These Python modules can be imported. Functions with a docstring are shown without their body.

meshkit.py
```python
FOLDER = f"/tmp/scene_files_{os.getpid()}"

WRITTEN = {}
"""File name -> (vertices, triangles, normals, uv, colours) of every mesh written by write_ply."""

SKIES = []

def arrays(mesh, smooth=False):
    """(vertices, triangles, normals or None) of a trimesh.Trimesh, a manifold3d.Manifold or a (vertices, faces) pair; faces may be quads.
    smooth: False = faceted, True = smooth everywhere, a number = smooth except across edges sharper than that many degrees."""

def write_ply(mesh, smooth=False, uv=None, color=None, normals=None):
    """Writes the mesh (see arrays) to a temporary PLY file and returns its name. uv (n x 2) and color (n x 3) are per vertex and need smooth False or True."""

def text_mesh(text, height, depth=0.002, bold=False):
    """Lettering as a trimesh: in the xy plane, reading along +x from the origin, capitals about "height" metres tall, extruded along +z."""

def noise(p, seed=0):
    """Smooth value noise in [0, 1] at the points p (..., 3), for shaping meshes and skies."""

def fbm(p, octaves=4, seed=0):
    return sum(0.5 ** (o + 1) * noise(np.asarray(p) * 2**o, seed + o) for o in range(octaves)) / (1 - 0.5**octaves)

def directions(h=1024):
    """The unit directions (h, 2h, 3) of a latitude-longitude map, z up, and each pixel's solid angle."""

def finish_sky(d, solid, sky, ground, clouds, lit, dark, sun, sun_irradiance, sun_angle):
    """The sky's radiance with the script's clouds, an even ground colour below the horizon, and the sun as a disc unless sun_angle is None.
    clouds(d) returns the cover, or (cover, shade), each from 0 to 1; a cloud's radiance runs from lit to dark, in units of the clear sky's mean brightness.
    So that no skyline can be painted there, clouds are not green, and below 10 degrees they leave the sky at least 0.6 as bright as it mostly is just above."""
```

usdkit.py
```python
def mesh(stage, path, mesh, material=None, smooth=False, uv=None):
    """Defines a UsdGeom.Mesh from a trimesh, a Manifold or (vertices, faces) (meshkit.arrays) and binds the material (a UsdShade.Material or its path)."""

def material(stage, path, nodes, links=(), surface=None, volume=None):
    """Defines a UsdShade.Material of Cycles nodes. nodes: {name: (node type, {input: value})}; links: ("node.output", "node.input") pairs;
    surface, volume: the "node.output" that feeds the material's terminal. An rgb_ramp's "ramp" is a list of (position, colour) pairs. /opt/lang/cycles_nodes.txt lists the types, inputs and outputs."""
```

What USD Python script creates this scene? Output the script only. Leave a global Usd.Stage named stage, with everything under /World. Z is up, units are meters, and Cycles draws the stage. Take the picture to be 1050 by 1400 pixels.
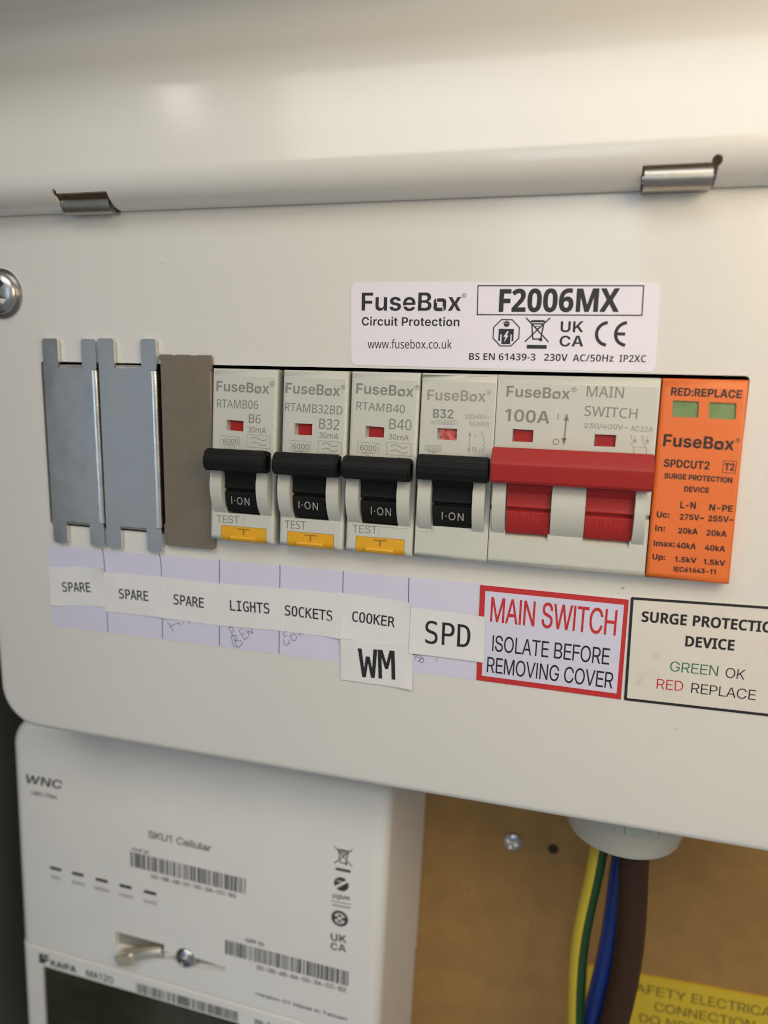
import math, random
import numpy as np
import trimesh
import manifold3d as m3
import usdkit
from shapely.geometry import Polygon, LineString, Point, box as sbox
from shapely import affinity, union_all
from pxr import Usd, UsdGeom, UsdLux, UsdShade, Gf, Sdf

random.seed(7)
stage = Usd.Stage.CreateInMemory()
UsdGeom.SetStageUpAxis(stage, UsdGeom.Tokens.z)
UsdGeom.SetStageMetersPerUnit(stage, 1.0)
world = UsdGeom.Xform.Define(stage, '/World')
UsdGeom.Scope.Define(stage, '/World/Looks')
MM = 0.001                      # everything below is written in millimetres: x right, y into the wall, z up; the cover's face is y = 0

# ------------------------------------------------------------------ camera
EXPOSURE = 0.20
cam = UsdGeom.Camera.Define(stage, '/World/Camera')
R = np.array([[0.96518, 0.26048, 0.02412], [0.07014, -0.16884, -0.98314], [-0.25201, 0.95060, -0.18123]])   # rows: right, down, forward
rows = [R[0], -R[1], -R[2]]
eye = np.array([70.537, -173.857, -26.659]) * MM
M = Gf.Matrix4d(1.0)
for i, r in enumerate(rows):
    r = r / np.linalg.norm(r)
    M.SetRow(i, Gf.Vec4d(*map(float, r), 0.0))
M.SetRow(3, Gf.Vec4d(*map(float, eye), 1.0))
cam.AddTransformOp().Set(M)
FOCAL = 36.0 * 989.15 / 1050
cam.CreateHorizontalApertureAttr(36.0)
cam.CreateVerticalApertureAttr(48.0)
cam.CreateFocalLengthAttr(FOCAL)
cam.CreateClippingRangeAttr(Gf.Vec2f(0.01, 100.0))
cam.CreateFocusDistanceAttr(0.178)
cam.CreateFStopAttr(FOCAL / 2.85)
cam.CreateExposureAttr(EXPOSURE)

# ------------------------------------------------------------------ light: the lamps of an indoor room, one even dim ambient
dome = UsdLux.DomeLight.Define(stage, '/World/RoomAmbient')
dome_mat = usdkit.material(stage, '/World/Looks/room_ambient', {'b': ('background_shader', {'color': (0.93, 0.975, 1.02), 'strength': 0.20})}, surface='b.background')
UsdShade.MaterialBindingAPI.Apply(dome.GetPrim()).Bind(dome_mat)


def lamp(name, pos, target, w, h, power, color):
    l = UsdLux.RectLight.Define(stage, '/World/' + name)
    p, t = np.array(pos, float), np.array(target, float)
    z = (p - t) / np.linalg.norm(p - t)
    x = np.cross([0, 0, 1.0], z); x /= np.linalg.norm(x)
    y = np.cross(z, x)
    m = Gf.Matrix4d(1.0)
    for i, r in enumerate((x, y, z)):
        m.SetRow(i, Gf.Vec4d(*map(float, r), 0.0))
    m.SetRow(3, Gf.Vec4d(*map(float, p), 1.0))
    l.AddTransformOp().Set(m)
    l.CreateWidthAttr(w); l.CreateHeightAttr(h)
    l.CreateIntensityAttr(power); l.CreateColorAttr(Gf.Vec3f(*color))
    return l


lamp('CeilingPanel', (0.0, -1.05, 1.05), (0.03, 0, -0.06), 1.15, 0.6, 2.8, (1.0, 0.99, 0.95))
lamp('CeilingLamp', (-0.98, -1.29, 1.24), (0.03, 0, -0.06), 0.09, 0.09, 9.0, (1.0, 0.95, 0.85))
lamp('RightLamp', (0.22, -0.20, 0.06), (0.03, 0, -0.06), 0.16, 0.16, 5.0, (1.0, 0.79, 0.50))
lamp('Window', (0.02, -1.7, 0.12), (0.0, 0, -0.05), 0.32, 0.8, 2.3, (0.62, 0.82, 1.0))
lamp('SideWindow', (-1.0, -1.2, -0.16), (-0.065, 0, -0.046), 0.42, 0.62, 0.17, (0.60, 0.80, 1.0))


# ------------------------------------------------------------------ letter outlines, capitals 1000 high: (advance, rings)
GLYPHS = {
 'plain': {
  '-': (887, '225 461 662 462 662 354 225 354'),
  '.': (368, '104 58 104 88 121 126 143 146 173 157 203 157 242 140 261 118 272 88 272 58 261 27 242 5 203 -11 173 -11 143 0 115 27'),
  '/': (448, '11 -151 330 1047 437 1047 118 -146 115 -151'),
  '0': (885, '82 448 82 552 88 618 99 684 126 777 162 852 184 885 236 942 261 962 313 992 374 1011 412 1016 475 1016 514 1011 574 992 615 970 648 945 706 882 755 791 788 684 805 549 802 409 783 291 750 195 698 107 648 55 624 36 574 8 514 -11 475 -16 412 -16 327 3 286 22 250 47 206 88 184 115 132 209 99 316|198 547 201 411 209 353 231 268 272 185 289 163 328 127 367 105 392 96 422 91 465 91 496 96 543 116 596 160 621 193 645 240 673 326 687 411 690 547 679 647 659 724 621 807 571 865 543 884 496 904 465 909 422 909 392 904 345 884 292 840 267 807 242 760 214 674'),
  '1': (700, '345 0 345 860 120 715 120 835 350 1000 465 1000 465 0'),
  '2': (885, '113 0 113 102 546 501 590 550 615 586 635 625 648 684 646 754 623 818 584 865 551 887 515 901 470 909 397 907 356 895 303 865 270 829 245 782 231 729 228 676 115 676 121 755 146 835 173 885 228 945 266 973 319 997 387 1014 475 1016 533 1008 591 989 651 953 695 912 731 860 745 830 764 744 761 662 745 599 701 516 632 434 280 109 769 107 769 0'),
  '3': (885, '99 283 99 316 220 316 223 266 231 232 248 193 264 168 314 124 384 96 420 91 473 91 518 99 570 121 618 160 651 213 668 279 665 347 651 392 631 425 579 472 504 503 451 511 288 511 288 613 574 892 165 893 165 1000 736 1000 736 893 437 601 533 593 591 580 632 563 692 525 723 495 753 451 775 396 783 357 783 250 764 176 745 137 706 85 637 30 585 5 538 -8 481 -16 415 -16 335 -3 288 14 247 36 209 63 173 99 126 173 110 220'),
  '4': (885, '52 242 52 343 525 995 530 1000 659 1000 192 351 562 349 563 626 679 626 679 350 832 349 832 242 679 240 679 0 563 0 562 242'),
  '5': (885, '102 264 102 291 220 291 239 218 267 174 320 127 358 107 400 96 468 93 521 105 576 135 615 174 640 216 657 266 662 302 659 377 643 435 618 480 587 513 551 538 518 552 476 560 425 560 373 552 339 541 289 513 256 480 228 429 113 431 146 1000 723 1000 723 893 256 892 234 602 234 576 237 574 283 615 349 651 412 668 500 670 549 662 591 648 637 624 687 582 720 541 750 484 769 423 777 365 777 297 764 217 728 135 701 96 665 60 626 33 591 14 544 -3 478 -14 412 -14 343 -3 288 16 247 38 206 69 173 102 148 135 121 187'),
  '6': (885, '110 291 110 352 118 401 135 453 165 519 255 665 489 992 497 1000 632 1000 357 623 361 621 393 637 434 646 495 646 547 637 607 615 640 596 679 566 717 522 750 464 766 418 777 352 777 286 758 192 745 159 714 110 662 55 640 38 591 11 552 -3 475 -16 412 -16 335 -3 253 36 217 63 179 104 148 151 126 203|231 291 239 241 261 193 284 163 319 130 364 105 389 96 420 91 484 93 529 107 570 132 621 185 643 227 654 260 659 293 657 364 645 402 626 441 598 477 573 500 526 527 501 536 473 541 411 541 361 527 333 513 300 488 272 458 247 416 231 364'),
  '7': (885, '121 893 121 1000 761 1000 761 885 316 0 190 3 637 891'),
  '8': (885, '104 239 104 294 113 341 129 385 154 426 198 473 234 497 264 511 305 521 255 541 223 563 187 599 157 651 140 720 140 775 154 838 179 887 212 929 264 970 313 995 387 1014 475 1016 516 1011 580 992 635 962 692 907 725 852 742 794 745 720 728 651 695 596 643 549 604 530 587 527 582 521 629 508 670 486 695 467 731 429 769 357 783 294 780 217 766 168 736 113 673 49 610 14 563 -3 481 -16 407 -16 335 -5 277 14 231 38 201 60 159 102 121 168|223 292 228 221 245 182 281 141 309 121 339 107 392 93 473 91 512 96 557 110 592 129 631 165 659 221 665 249 665 292 654 339 640 367 626 387 584 425 543 448 506 459 471 464 417 464 361 453 317 434 289 414 261 387 248 367 228 323|255 762 261 688 275 655 297 624 320 605 358 583 395 571 476 569 504 574 546 591 593 630 610 655 624 688 629 719 629 762 624 790 607 829 562 876 501 904 468 909 417 909 353 893 320 873 297 854 275 823 261 790'),
  '9': (885, '110 648 110 714 118 769 129 808 157 865 184 904 225 945 275 978 335 1003 412 1016 475 1016 530 1008 582 992 635 964 668 940 709 896 745 838 766 777 777 709 775 626 747 533 698 437 632 335 390 0 255 3 530 378 473 357 393 354 313 371 247 404 198 445 151 508 121 582|239 759 228 659 234 625 242 598 267 550 314 500 356 475 397 462 476 459 526 473 562 492 601 525 626 559 645 598 657 636 657 726 648 760 626 807 604 837 568 871 523 895 484 907 403 907 358 893 317 868 289 843 259 801'),
  ':': (368, '104 58 104 88 121 126 143 146 173 157 203 157 242 140 261 118 272 88 272 58 261 27 234 0 203 -11 173 -11 143 0 115 27|104 585 104 615 121 654 143 673 173 684 203 684 242 668 261 646 272 615 272 585 261 555 242 533 203 516 173 516 143 527 115 555'),
  'A': (896, '14 0 379 997 519 1000 882 0 753 0 654 280 240 280 140 0|280 390 618 389 452 879 445 875 374 651'),
  'B': (879, '99 1000 497 1000 560 992 624 973 662 953 701 926 742 879 766 830 780 764 780 706 766 646 745 604 709 566 681 547 621 518 648 514 712 489 745 467 777 434 805 390 819 349 824 310 824 253 813 192 791 140 764 102 703 52 659 30 618 16 544 3 99 0|220 109 504 107 581 121 631 143 670 177 689 210 698 238 698 317 678 367 664 387 625 420 592 437 545 451 506 456 221 456|220 565 493 563 551 574 592 594 634 633 654 669 659 691 659 767 640 815 623 837 592 862 551 882 515 890 221 893'),
  'C': (992, '60 453 60 544 74 646 99 728 132 797 173 857 220 907 277 951 354 989 456 1014 560 1016 632 1005 692 986 769 945 838 885 879 830 915 755 934 676 810 676 794 735 761 793 716 840 686 862 633 887 592 898 553 904 469 901 394 882 342 854 303 824 259 774 239 743 201 652 184 569 181 461 195 367 212 315 248 243 284 196 342 146 394 118 439 104 491 96 575 99 647 118 694 143 752 196 797 271 810 321 934 321 923 266 909 228 876 165 843 121 777 60 734 33 670 5 632 -5 560 -16 456 -14 354 11 316 27 261 60 192 121 157 165 129 209 99 272 82 321 69 382'),
  'D': (948, '99 1000 464 1000 569 984 626 964 706 920 777 854 813 805 854 720 879 624 887 549 887 456 876 365 849 269 813 198 775 146 734 104 676 63 626 38 571 19 484 3 99 0|220 109 438 107 501 115 559 132 606 154 642 179 695 234 728 292 755 378 766 464 766 542 753 639 731 705 686 779 642 824 579 862 509 885 449 893 220 892'),
  'E': (797, '99 1000 750 1000 750 893 220 891 221 566 712 566 712 459 220 458 220 108 750 107 750 0 99 0'),
  'F': (761, '99 1000 728 1000 728 893 220 892 220 567 687 566 687 459 220 458 220 0 99 0'),
  'G': (1003, '60 456 60 544 77 657 104 739 143 813 181 865 247 929 297 962 387 1000 481 1016 580 1014 679 989 742 959 802 915 854 860 896 797 923 728 934 676 813 676 797 729 774 771 747 807 700 849 653 876 608 893 547 904 488 904 402 884 361 865 328 843 264 779 234 732 214 691 192 619 181 536 184 431 209 323 234 268 256 232 314 168 361 135 427 107 488 96 547 96 608 107 647 121 697 149 752 198 785 246 805 287 819 342 821 392 560 393 560 500 940 500 937 330 923 266 893 195 838 118 780 66 734 36 648 0 555 -16 481 -16 434 -11 341 16 283 47 245 74 184 132 162 159 132 206 104 261 77 343'),
  'H': (973, '99 1000 220 1000 221 566 751 566 753 1000 874 1000 874 0 753 0 751 459 221 458 220 0 99 0'),
  'I': (310, '95 0 95 1000 215 1000 215 0'),
  'J': (734, '49 247 49 338 170 338 170 257 184 194 207 155 251 116 282 102 321 93 386 96 439 116 483 155 505 194 519 258 519 1000 640 1000 640 250 621 157 582 88 544 49 508 25 442 -3 379 -14 310 -14 247 -3 181 25 146 49 107 88 69 157 55 206'),
  'K': (871, '99 1000 220 1000 222 492 692 1000 852 1000 852 995 481 604 451 565 854 0 712 0 366 484 220 328 220 0 99 0'),
  'L': (734, '99 1000 220 1000 220 108 701 107 701 0 99 0'),
  'M': (1179, '99 1000 264 1000 591 165 912 1000 1080 1000 1080 0 959 0 962 821 885 613 640 0 538 0 280 640 220 806 215 807 217 0 99 0'),
  'N': (975, '99 1000 239 1000 657 341 756 173 755 1000 876 1000 876 0 734 0 363 585 217 827 220 0 99 0'),
  'O': (1030, '60 456 60 544 77 657 104 739 143 813 181 865 234 918 277 951 346 986 418 1008 478 1016 552 1016 613 1008 698 981 761 945 797 918 849 865 887 813 937 712 959 632 970 544 967 423 945 313 909 225 849 135 780 69 698 19 613 -8 552 -16 478 -16 418 -8 327 22 277 49 234 82 170 148 143 187 113 242 74 354|181 542 184 428 195 364 217 298 267 215 319 163 389 121 463 99 545 96 628 116 700 154 750 199 796 265 832 353 849 458 849 539 838 622 819 688 788 749 749 802 700 846 642 879 581 898 542 904 464 901 402 884 355 862 303 824 267 785 231 730 212 688 190 608'),
  'P': (841, '99 1000 494 1000 558 992 599 981 673 945 725 901 753 865 772 830 794 753 797 665 791 626 775 571 753 530 723 492 665 445 593 412 516 396 220 392 220 0 99 0|220 502 484 500 534 508 598 536 642 578 665 617 676 653 676 740 667 771 645 812 598 857 559 876 506 890 221 892'),
  'Q': (1030, '60 456 60 544 71 632 85 687 113 758 143 813 181 865 234 918 277 951 327 978 376 997 478 1016 552 1016 613 1008 698 981 753 951 797 918 849 865 887 813 937 712 964 599 970 544 967 423 956 354 937 288 909 225 876 170 849 135 780 69 896 -82 901 -96 766 -93 686 14 646 0 580 -14 478 -16 376 3 327 22 277 49 234 82 181 135 121 225 80 332|181 542 184 428 195 364 217 298 267 215 319 163 389 121 463 99 545 96 611 110 612 117 464 313 596 313 710 165 749 198 788 251 813 298 832 353 843 406 849 458 846 572 838 622 819 688 788 749 749 802 700 846 642 879 581 898 542 904 464 901 402 884 355 862 303 824 267 785 231 730 212 688 190 608'),
  'R': (865, '99 1000 505 1000 569 992 632 973 676 951 717 920 758 874 786 824 805 753 808 668 791 588 753 516 712 473 659 437 603 415 599 406 819 0 679 0 468 393 220 392 220 0 99 0|220 502 498 500 564 514 617 542 662 589 687 653 687 740 678 771 656 812 609 857 584 871 534 887 495 893 221 892'),
  'S': (843, '52 288 52 321 176 321 184 249 204 202 220 177 254 143 279 127 356 99 398 93 462 93 529 104 592 132 639 174 659 207 670 249 668 303 648 348 617 379 556 412 498 431 324 473 258 495 165 544 118 588 91 635 77 681 74 758 80 797 93 841 129 901 168 940 198 962 275 997 332 1011 382 1016 484 1014 580 989 624 967 662 940 706 893 739 835 758 766 761 706 643 706 643 726 632 773 601 829 562 865 524 887 443 907 384 907 348 901 295 884 265 868 220 826 201 790 192 756 192 719 212 669 259 627 298 607 361 585 533 544 613 516 692 473 747 420 766 390 783 349 791 302 791 247 772 168 755 135 723 91 690 60 648 33 602 11 533 -8 467 -16 390 -16 324 -8 272 5 184 49 121 107 96 143 71 195'),
  'T': (838, '33 893 33 1000 805 1000 805 893 481 891 481 0 360 0 360 892'),
  'U': (964, '93 1000 214 1000 214 324 231 249 256 202 281 171 331 132 372 113 428 99 512 96 592 113 658 149 700 190 733 249 750 324 750 1000 871 1000 868 280 849 206 810 135 755 74 706 38 643 8 549 -14 442 -16 368 -5 308 14 234 55 173 110 143 151 107 231 93 305'),
  'V': (898, '382 0 14 1000 143 997 354 409 453 118 544 393 755 997 885 1000 519 0'),
  'W': (1305, '286 0 14 1000 137 997 299 374 357 129 415 374 582 1000 723 1000 901 321 942 139 946 137 950 139 970 236 1165 997 1291 1000 1019 3 874 3 690 681 652 846 610 668 429 0'),
  'X': (887, '19 0 374 510 365 529 88 926 41 1000 179 1000 445 607 714 1000 852 1000 516 516 871 0 731 0 446 418 157 0'),
  'Y': (885, '382 413 17 1000 154 1000 159 995 379 640 437 537 444 532 728 997 868 1000 865 989 503 413 503 0 382 0'),
  'Z': (841, '38 0 38 104 654 891 60 893 60 1000 799 1000 799 896 184 109 802 107 802 0'),
  'a': (712, '55 176 55 231 66 280 88 319 129 357 187 385 236 398 476 434 497 443 514 469 514 506 508 531 489 568 458 596 430 610 380 621 312 618 251 596 206 557 190 526 184 497 71 497 74 541 88 582 110 618 137 648 192 687 255 712 321 723 390 723 431 717 486 701 541 670 574 640 610 582 626 516 626 0 514 0 511 99 464 38 409 5 335 -11 269 -11 217 -3 154 22 129 38 93 74 69 118|170 215 179 155 204 124 238 105 266 96 355 93 394 102 433 118 480 160 500 194 514 246 513 353 437 332 287 310 226 288 196 266 179 243'),
  'c': (720, '49 390 66 486 91 549 143 626 192 670 266 709 324 723 409 725 489 709 563 670 621 615 659 549 673 505 676 478 560 478 552 512 527 557 499 585 454 610 410 621 346 621 295 607 254 582 220 549 184 482 165 388 165 321 176 252 206 180 240 138 273 113 301 99 345 88 413 88 449 96 488 116 513 138 535 169 552 205 558 231 676 231 662 168 646 132 615 88 566 41 508 8 448 -11 409 -16 321 -14 258 3 223 19 170 55 137 88 99 143 71 203 60 242 49 316'),
  'd': (777, '49 316 49 393 55 442 82 538 104 582 129 618 173 662 209 687 250 706 305 720 385 723 420 717 464 703 522 670 558 635 572 611 576 611 577 1000 692 1000 692 0 580 0 578 102 552 69 516 36 464 5 431 -5 385 -14 324 -14 288 -8 236 8 170 49 132 88 110 118 82 170 66 217|168 316 173 263 192 205 220 160 254 127 293 105 343 91 405 91 449 102 494 127 524 155 546 185 574 249 585 304 588 374 582 424 566 485 546 524 524 554 494 582 449 607 405 618 343 618 293 604 254 582 231 560 212 537 192 504 179 468 168 416'),
  'e': (739, '49 390 66 486 93 555 137 621 195 673 255 706 341 725 426 723 489 706 525 690 566 662 613 615 637 580 665 522 681 467 692 393 692 321 164 321 168 266 181 219 206 171 248 127 284 105 345 88 413 88 452 96 485 110 510 127 538 155 566 212 679 212 670 170 637 107 596 60 547 25 492 0 434 -14 343 -16 291 -8 247 5 203 27 173 49 129 93 104 129 80 179 58 253 49 316|173 474 167 420 577 423 574 454 560 499 527 554 482 593 454 607 402 621 323 618 287 607 251 587 218 557 193 521'),
  'i': (283, '63 940 74 967 91 986 115 1000 157 1003 184 992 203 975 217 951 220 909 209 882 192 863 168 849 126 846 99 857 80 874 66 898|82 709 198 709 198 0 82 0'),
  'k': (698, '85 1000 201 1000 202 393 530 709 679 709 368 403 701 0 555 0 281 332 201 262 201 0 85 0'),
  'l': (316, '85 1000 201 1000 201 150 206 128 218 110 252 99 299 99 299 0 209 3 140 25 107 58 88 110'),
  'm': (1154, '85 709 198 709 200 602 223 635 280 687 343 714 393 723 462 717 492 709 530 690 582 643 609 599 640 640 676 673 723 701 775 717 819 723 890 717 934 703 978 679 1011 648 1036 613 1052 577 1066 522 1069 -3 953 -3 951 509 934 554 906 585 867 607 819 618 760 615 704 593 668 560 643 512 635 473 635 -3 519 -3 516 512 502 548 472 585 435 607 391 618 334 615 278 593 248 568 228 543 212 510 201 457 201 -3 85 -3'),
  'n': (753, '85 711 198 712 200 613 217 637 272 687 335 714 382 723 459 720 516 703 566 676 607 637 646 574 659 530 668 475 668 0 552 0 552 462 547 498 527 548 497 585 466 604 418 618 354 618 304 604 262 579 226 535 209 493 201 446 201 0 85 0'),
  'o': (755, '49 390 60 464 88 544 129 610 181 662 239 698 321 723 409 725 462 717 533 690 588 651 643 588 668 544 690 486 706 390 706 316 695 242 673 176 632 104 585 55 552 30 497 3 434 -14 346 -16 294 -8 245 8 184 44 137 88 102 137 71 203 60 242 49 316|168 390 168 293 176 252 195 199 217 163 242 135 301 99 346 88 410 88 455 99 499 124 524 146 549 180 569 218 585 276 591 321 591 385 580 454 566 496 532 551 502 582 460 607 410 621 345 621 295 607 265 590 220 549 190 496 173 443'),
  'r': (445, '85 709 195 709 197 602 228 657 261 690 283 703 343 720 396 720 418 714 418 602 374 610 329 610 287 599 242 568 226 546 206 498 201 465 201 0 85 0'),
  's': (651, '66 129 49 212 165 212 170 174 198 127 232 102 282 85 355 82 388 88 408 94 455 121 472 141 486 178 483 218 469 244 455 258 416 280 225 327 184 343 137 371 107 398 77 448 66 495 69 560 93 621 132 665 195 703 266 723 354 725 415 714 478 687 536 637 569 582 580 541 582 497 473 497 470 529 450 571 414 604 375 621 344 626 282 624 232 604 198 573 181 531 184 491 195 468 237 434 282 418 429 385 484 365 525 343 571 299 591 264 599 236 599 151 577 93 530 41 459 3 390 -14 297 -16 220 -3 157 25 129 44 96 77'),
  'u': (753, '85 709 201 709 201 247 212 191 226 161 256 124 287 105 334 91 399 91 449 105 494 133 530 180 547 227 552 263 552 709 668 709 668 0 555 0 553 96 505 41 475 19 418 -5 374 -14 294 -11 245 3 187 33 146 71 121 107 104 143 93 179 85 234'),
  'w': (1033, '19 706 140 709 242 357 299 140 459 709 574 709 731 143 890 703 893 709 1011 709 1011 698 794 0 673 0 670 5 574 338 517 558 470 379 360 5 357 0 239 0'),
  'x': (698, '22 0 22 5 283 359 272 381 36 709 170 709 349 448 530 709 662 709 657 695 417 361 676 0 541 0 349 277 154 0'),
  'z': (657, '63 0 66 93 445 602 63 604 63 709 591 709 591 615 211 107 593 104 593 0'),
  '~': (885, '102 330 115 398 146 453 184 489 242 514 272 519 321 519 374 505 426 475 520 396 565 374 606 374 636 388 650 402 670 441 676 492 783 492 777 420 769 390 750 352 736 332 703 302 643 275 613 269 563 269 511 283 451 319 367 390 342 406 317 415 279 415 262 409 229 381 212 339 209 297 102 297'),
  '®': (868, '44 591 44 657 60 742 96 821 140 882 192 931 236 962 316 997 401 1014 467 1014 552 997 607 975 687 923 745 863 783 802 810 734 824 657 824 591 810 514 783 445 734 371 673 313 613 275 544 247 467 234 401 234 316 250 236 286 176 330 126 382 96 426 60 505|137 649 146 548 171 485 204 435 245 393 295 360 339 341 409 327 460 327 520 338 579 363 623 393 664 435 698 485 717 529 731 598 731 649 717 718 698 763 664 812 623 854 579 884 529 906 460 920 409 920 339 906 295 887 245 854 204 812 171 763 151 718|291 445 291 808 473 808 511 799 544 783 571 755 585 728 591 703 591 665 582 635 571 615 530 579 593 464 599 445 503 445 443 563 382 562 382 445|382 640 454 637 480 646 494 660 500 675 500 693 494 708 480 722 454 731 383 730'),
  '·': (299, '66 492 77 522 96 544 135 560 165 560 195 549 217 530 234 492 234 462 223 431 203 409 165 393 135 393 104 404 77 431 66 462'),
 },
 'heavy': {
  '-': (885, '216 493 668 493 668 334 216 334'),
  '.': (370, '71 82 74 132 90 167 132 203 167 214 219 211 258 192 290 153 301 118 299 68 282 33 241 -3 205 -14 153 -11 115 8 82 47'),
  '/': (529, '19 -151 337 1038 343 1047 510 1047 192 -145 189 -151'),
  '0': (885, '63 441 63 553 68 619 79 688 101 767 129 830 162 882 216 940 238 956 282 981 362 1005 406 1011 477 1011 521 1005 573 992 630 964 666 940 710 896 734 863 764 808 781 767 797 712 811 641 819 553 819 441 814 375 792 263 770 200 745 151 704 93 641 38 595 14 556 0 477 -14 405 -14 348 -5 288 14 241 38 205 66 167 107 137 151 112 200 82 296 68 375|260 554 269 361 291 270 315 220 351 181 396 159 421 153 461 153 514 170 558 209 592 270 611 344 622 443 622 554 611 656 589 735 564 783 531 819 486 841 461 847 421 847 388 838 360 824 318 783 293 735 269 639'),
  '1': (720, '320 0 320 800 100 665 100 845 335 1000 520 1000 520 0'),
  '2': (885, '88 693 90 751 99 789 110 822 145 885 203 942 241 967 290 989 340 1003 400 1011 471 1011 534 1003 584 989 638 964 701 918 751 855 767 819 781 767 784 690 775 644 759 597 715 523 652 447 373 172 373 166 797 164 797 0 96 0 96 145 421 450 526 557 561 604 581 642 592 687 592 727 583 760 572 783 533 824 508 838 472 849 410 852 349 833 307 796 282 746 277 693'),
  '3': (885, '58 252 58 279 255 279 274 223 294 198 319 178 347 165 385 153 456 151 511 165 553 190 581 223 594 254 600 281 600 321 589 363 558 410 525 435 481 455 434 463 299 463 299 597 520 820 526 832 107 833 107 1000 770 1000 770 852 490 580 559 575 597 567 674 534 710 510 745 474 786 408 797 378 808 321 805 241 797 205 778 159 732 96 660 41 578 5 534 -5 468 -14 392 -14 326 -5 238 22 200 41 151 77 123 104 90 151 66 211'),
  '4': (885, '47 178 47 340 419 997 611 1000 608 986 247 344 252 340 528 340 529 625 710 625 710 341 841 340 841 181 710 177 710 0 523 0 522 178'),
  '5': (885, '79 249 79 277 274 277 277 248 291 215 324 178 357 159 382 151 410 145 456 145 500 156 536 176 558 195 578 220 594 253 605 303 603 368 581 426 547 468 497 499 450 510 407 510 366 501 322 482 279 444 99 477 148 997 745 997 745 833 313 832 288 598 288 580 291 578 304 595 340 622 400 649 458 660 518 660 578 649 649 619 688 592 726 553 756 510 789 430 800 364 800 299 792 244 773 186 751 145 718 101 677 63 641 38 592 14 551 0 471 -14 397 -14 323 -3 271 14 216 41 181 66 137 110 99 173'),
  '6': (885, '88 290 88 356 101 433 118 482 159 567 444 997 647 1000 619 953 392 621 401 619 422 627 460 633 520 633 597 619 674 584 696 567 748 510 775 458 789 414 797 356 797 290 792 249 775 192 732 115 685 66 663 49 611 19 559 0 479 -14 411 -14 332 0 290 14 241 38 208 60 167 99 129 151 112 184 96 236|277 346 285 259 302 223 341 178 379 156 407 148 480 148 536 170 575 206 586 223 600 251 611 298 608 363 594 404 578 432 536 471 480 493 407 493 379 485 343 465 324 449 299 415 282 374'),
  '7': (885, '96 833 96 1000 789 1000 789 827 373 0 164 3 575 812 581 831'),
  '8': (885, '63 241 63 293 71 337 93 389 115 422 140 449 192 488 277 517 203 548 167 575 129 625 107 674 99 718 99 770 104 803 129 863 162 907 222 956 282 986 351 1005 438 1014 518 1008 595 989 663 956 707 923 756 863 778 811 786 770 786 718 781 685 756 625 737 597 701 562 649 532 615 523 611 517 671 499 737 458 778 414 811 353 825 293 822 222 808 175 795 148 764 107 726 71 690 47 641 22 586 3 482 -14 403 -14 337 -5 290 5 233 27 192 49 151 79 121 110 93 148 68 208|268 302 274 237 285 212 297 195 338 159 399 137 467 134 500 140 547 159 589 195 611 237 616 262 616 302 608 335 597 358 583 377 552 405 497 430 467 436 418 436 352 416 302 377 274 327|293 704 301 670 313 648 343 614 393 589 421 584 464 584 519 600 561 634 586 678 592 703 592 740 575 791 564 808 536 833 480 855 421 858 391 852 357 838 321 807 296 757'),
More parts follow.
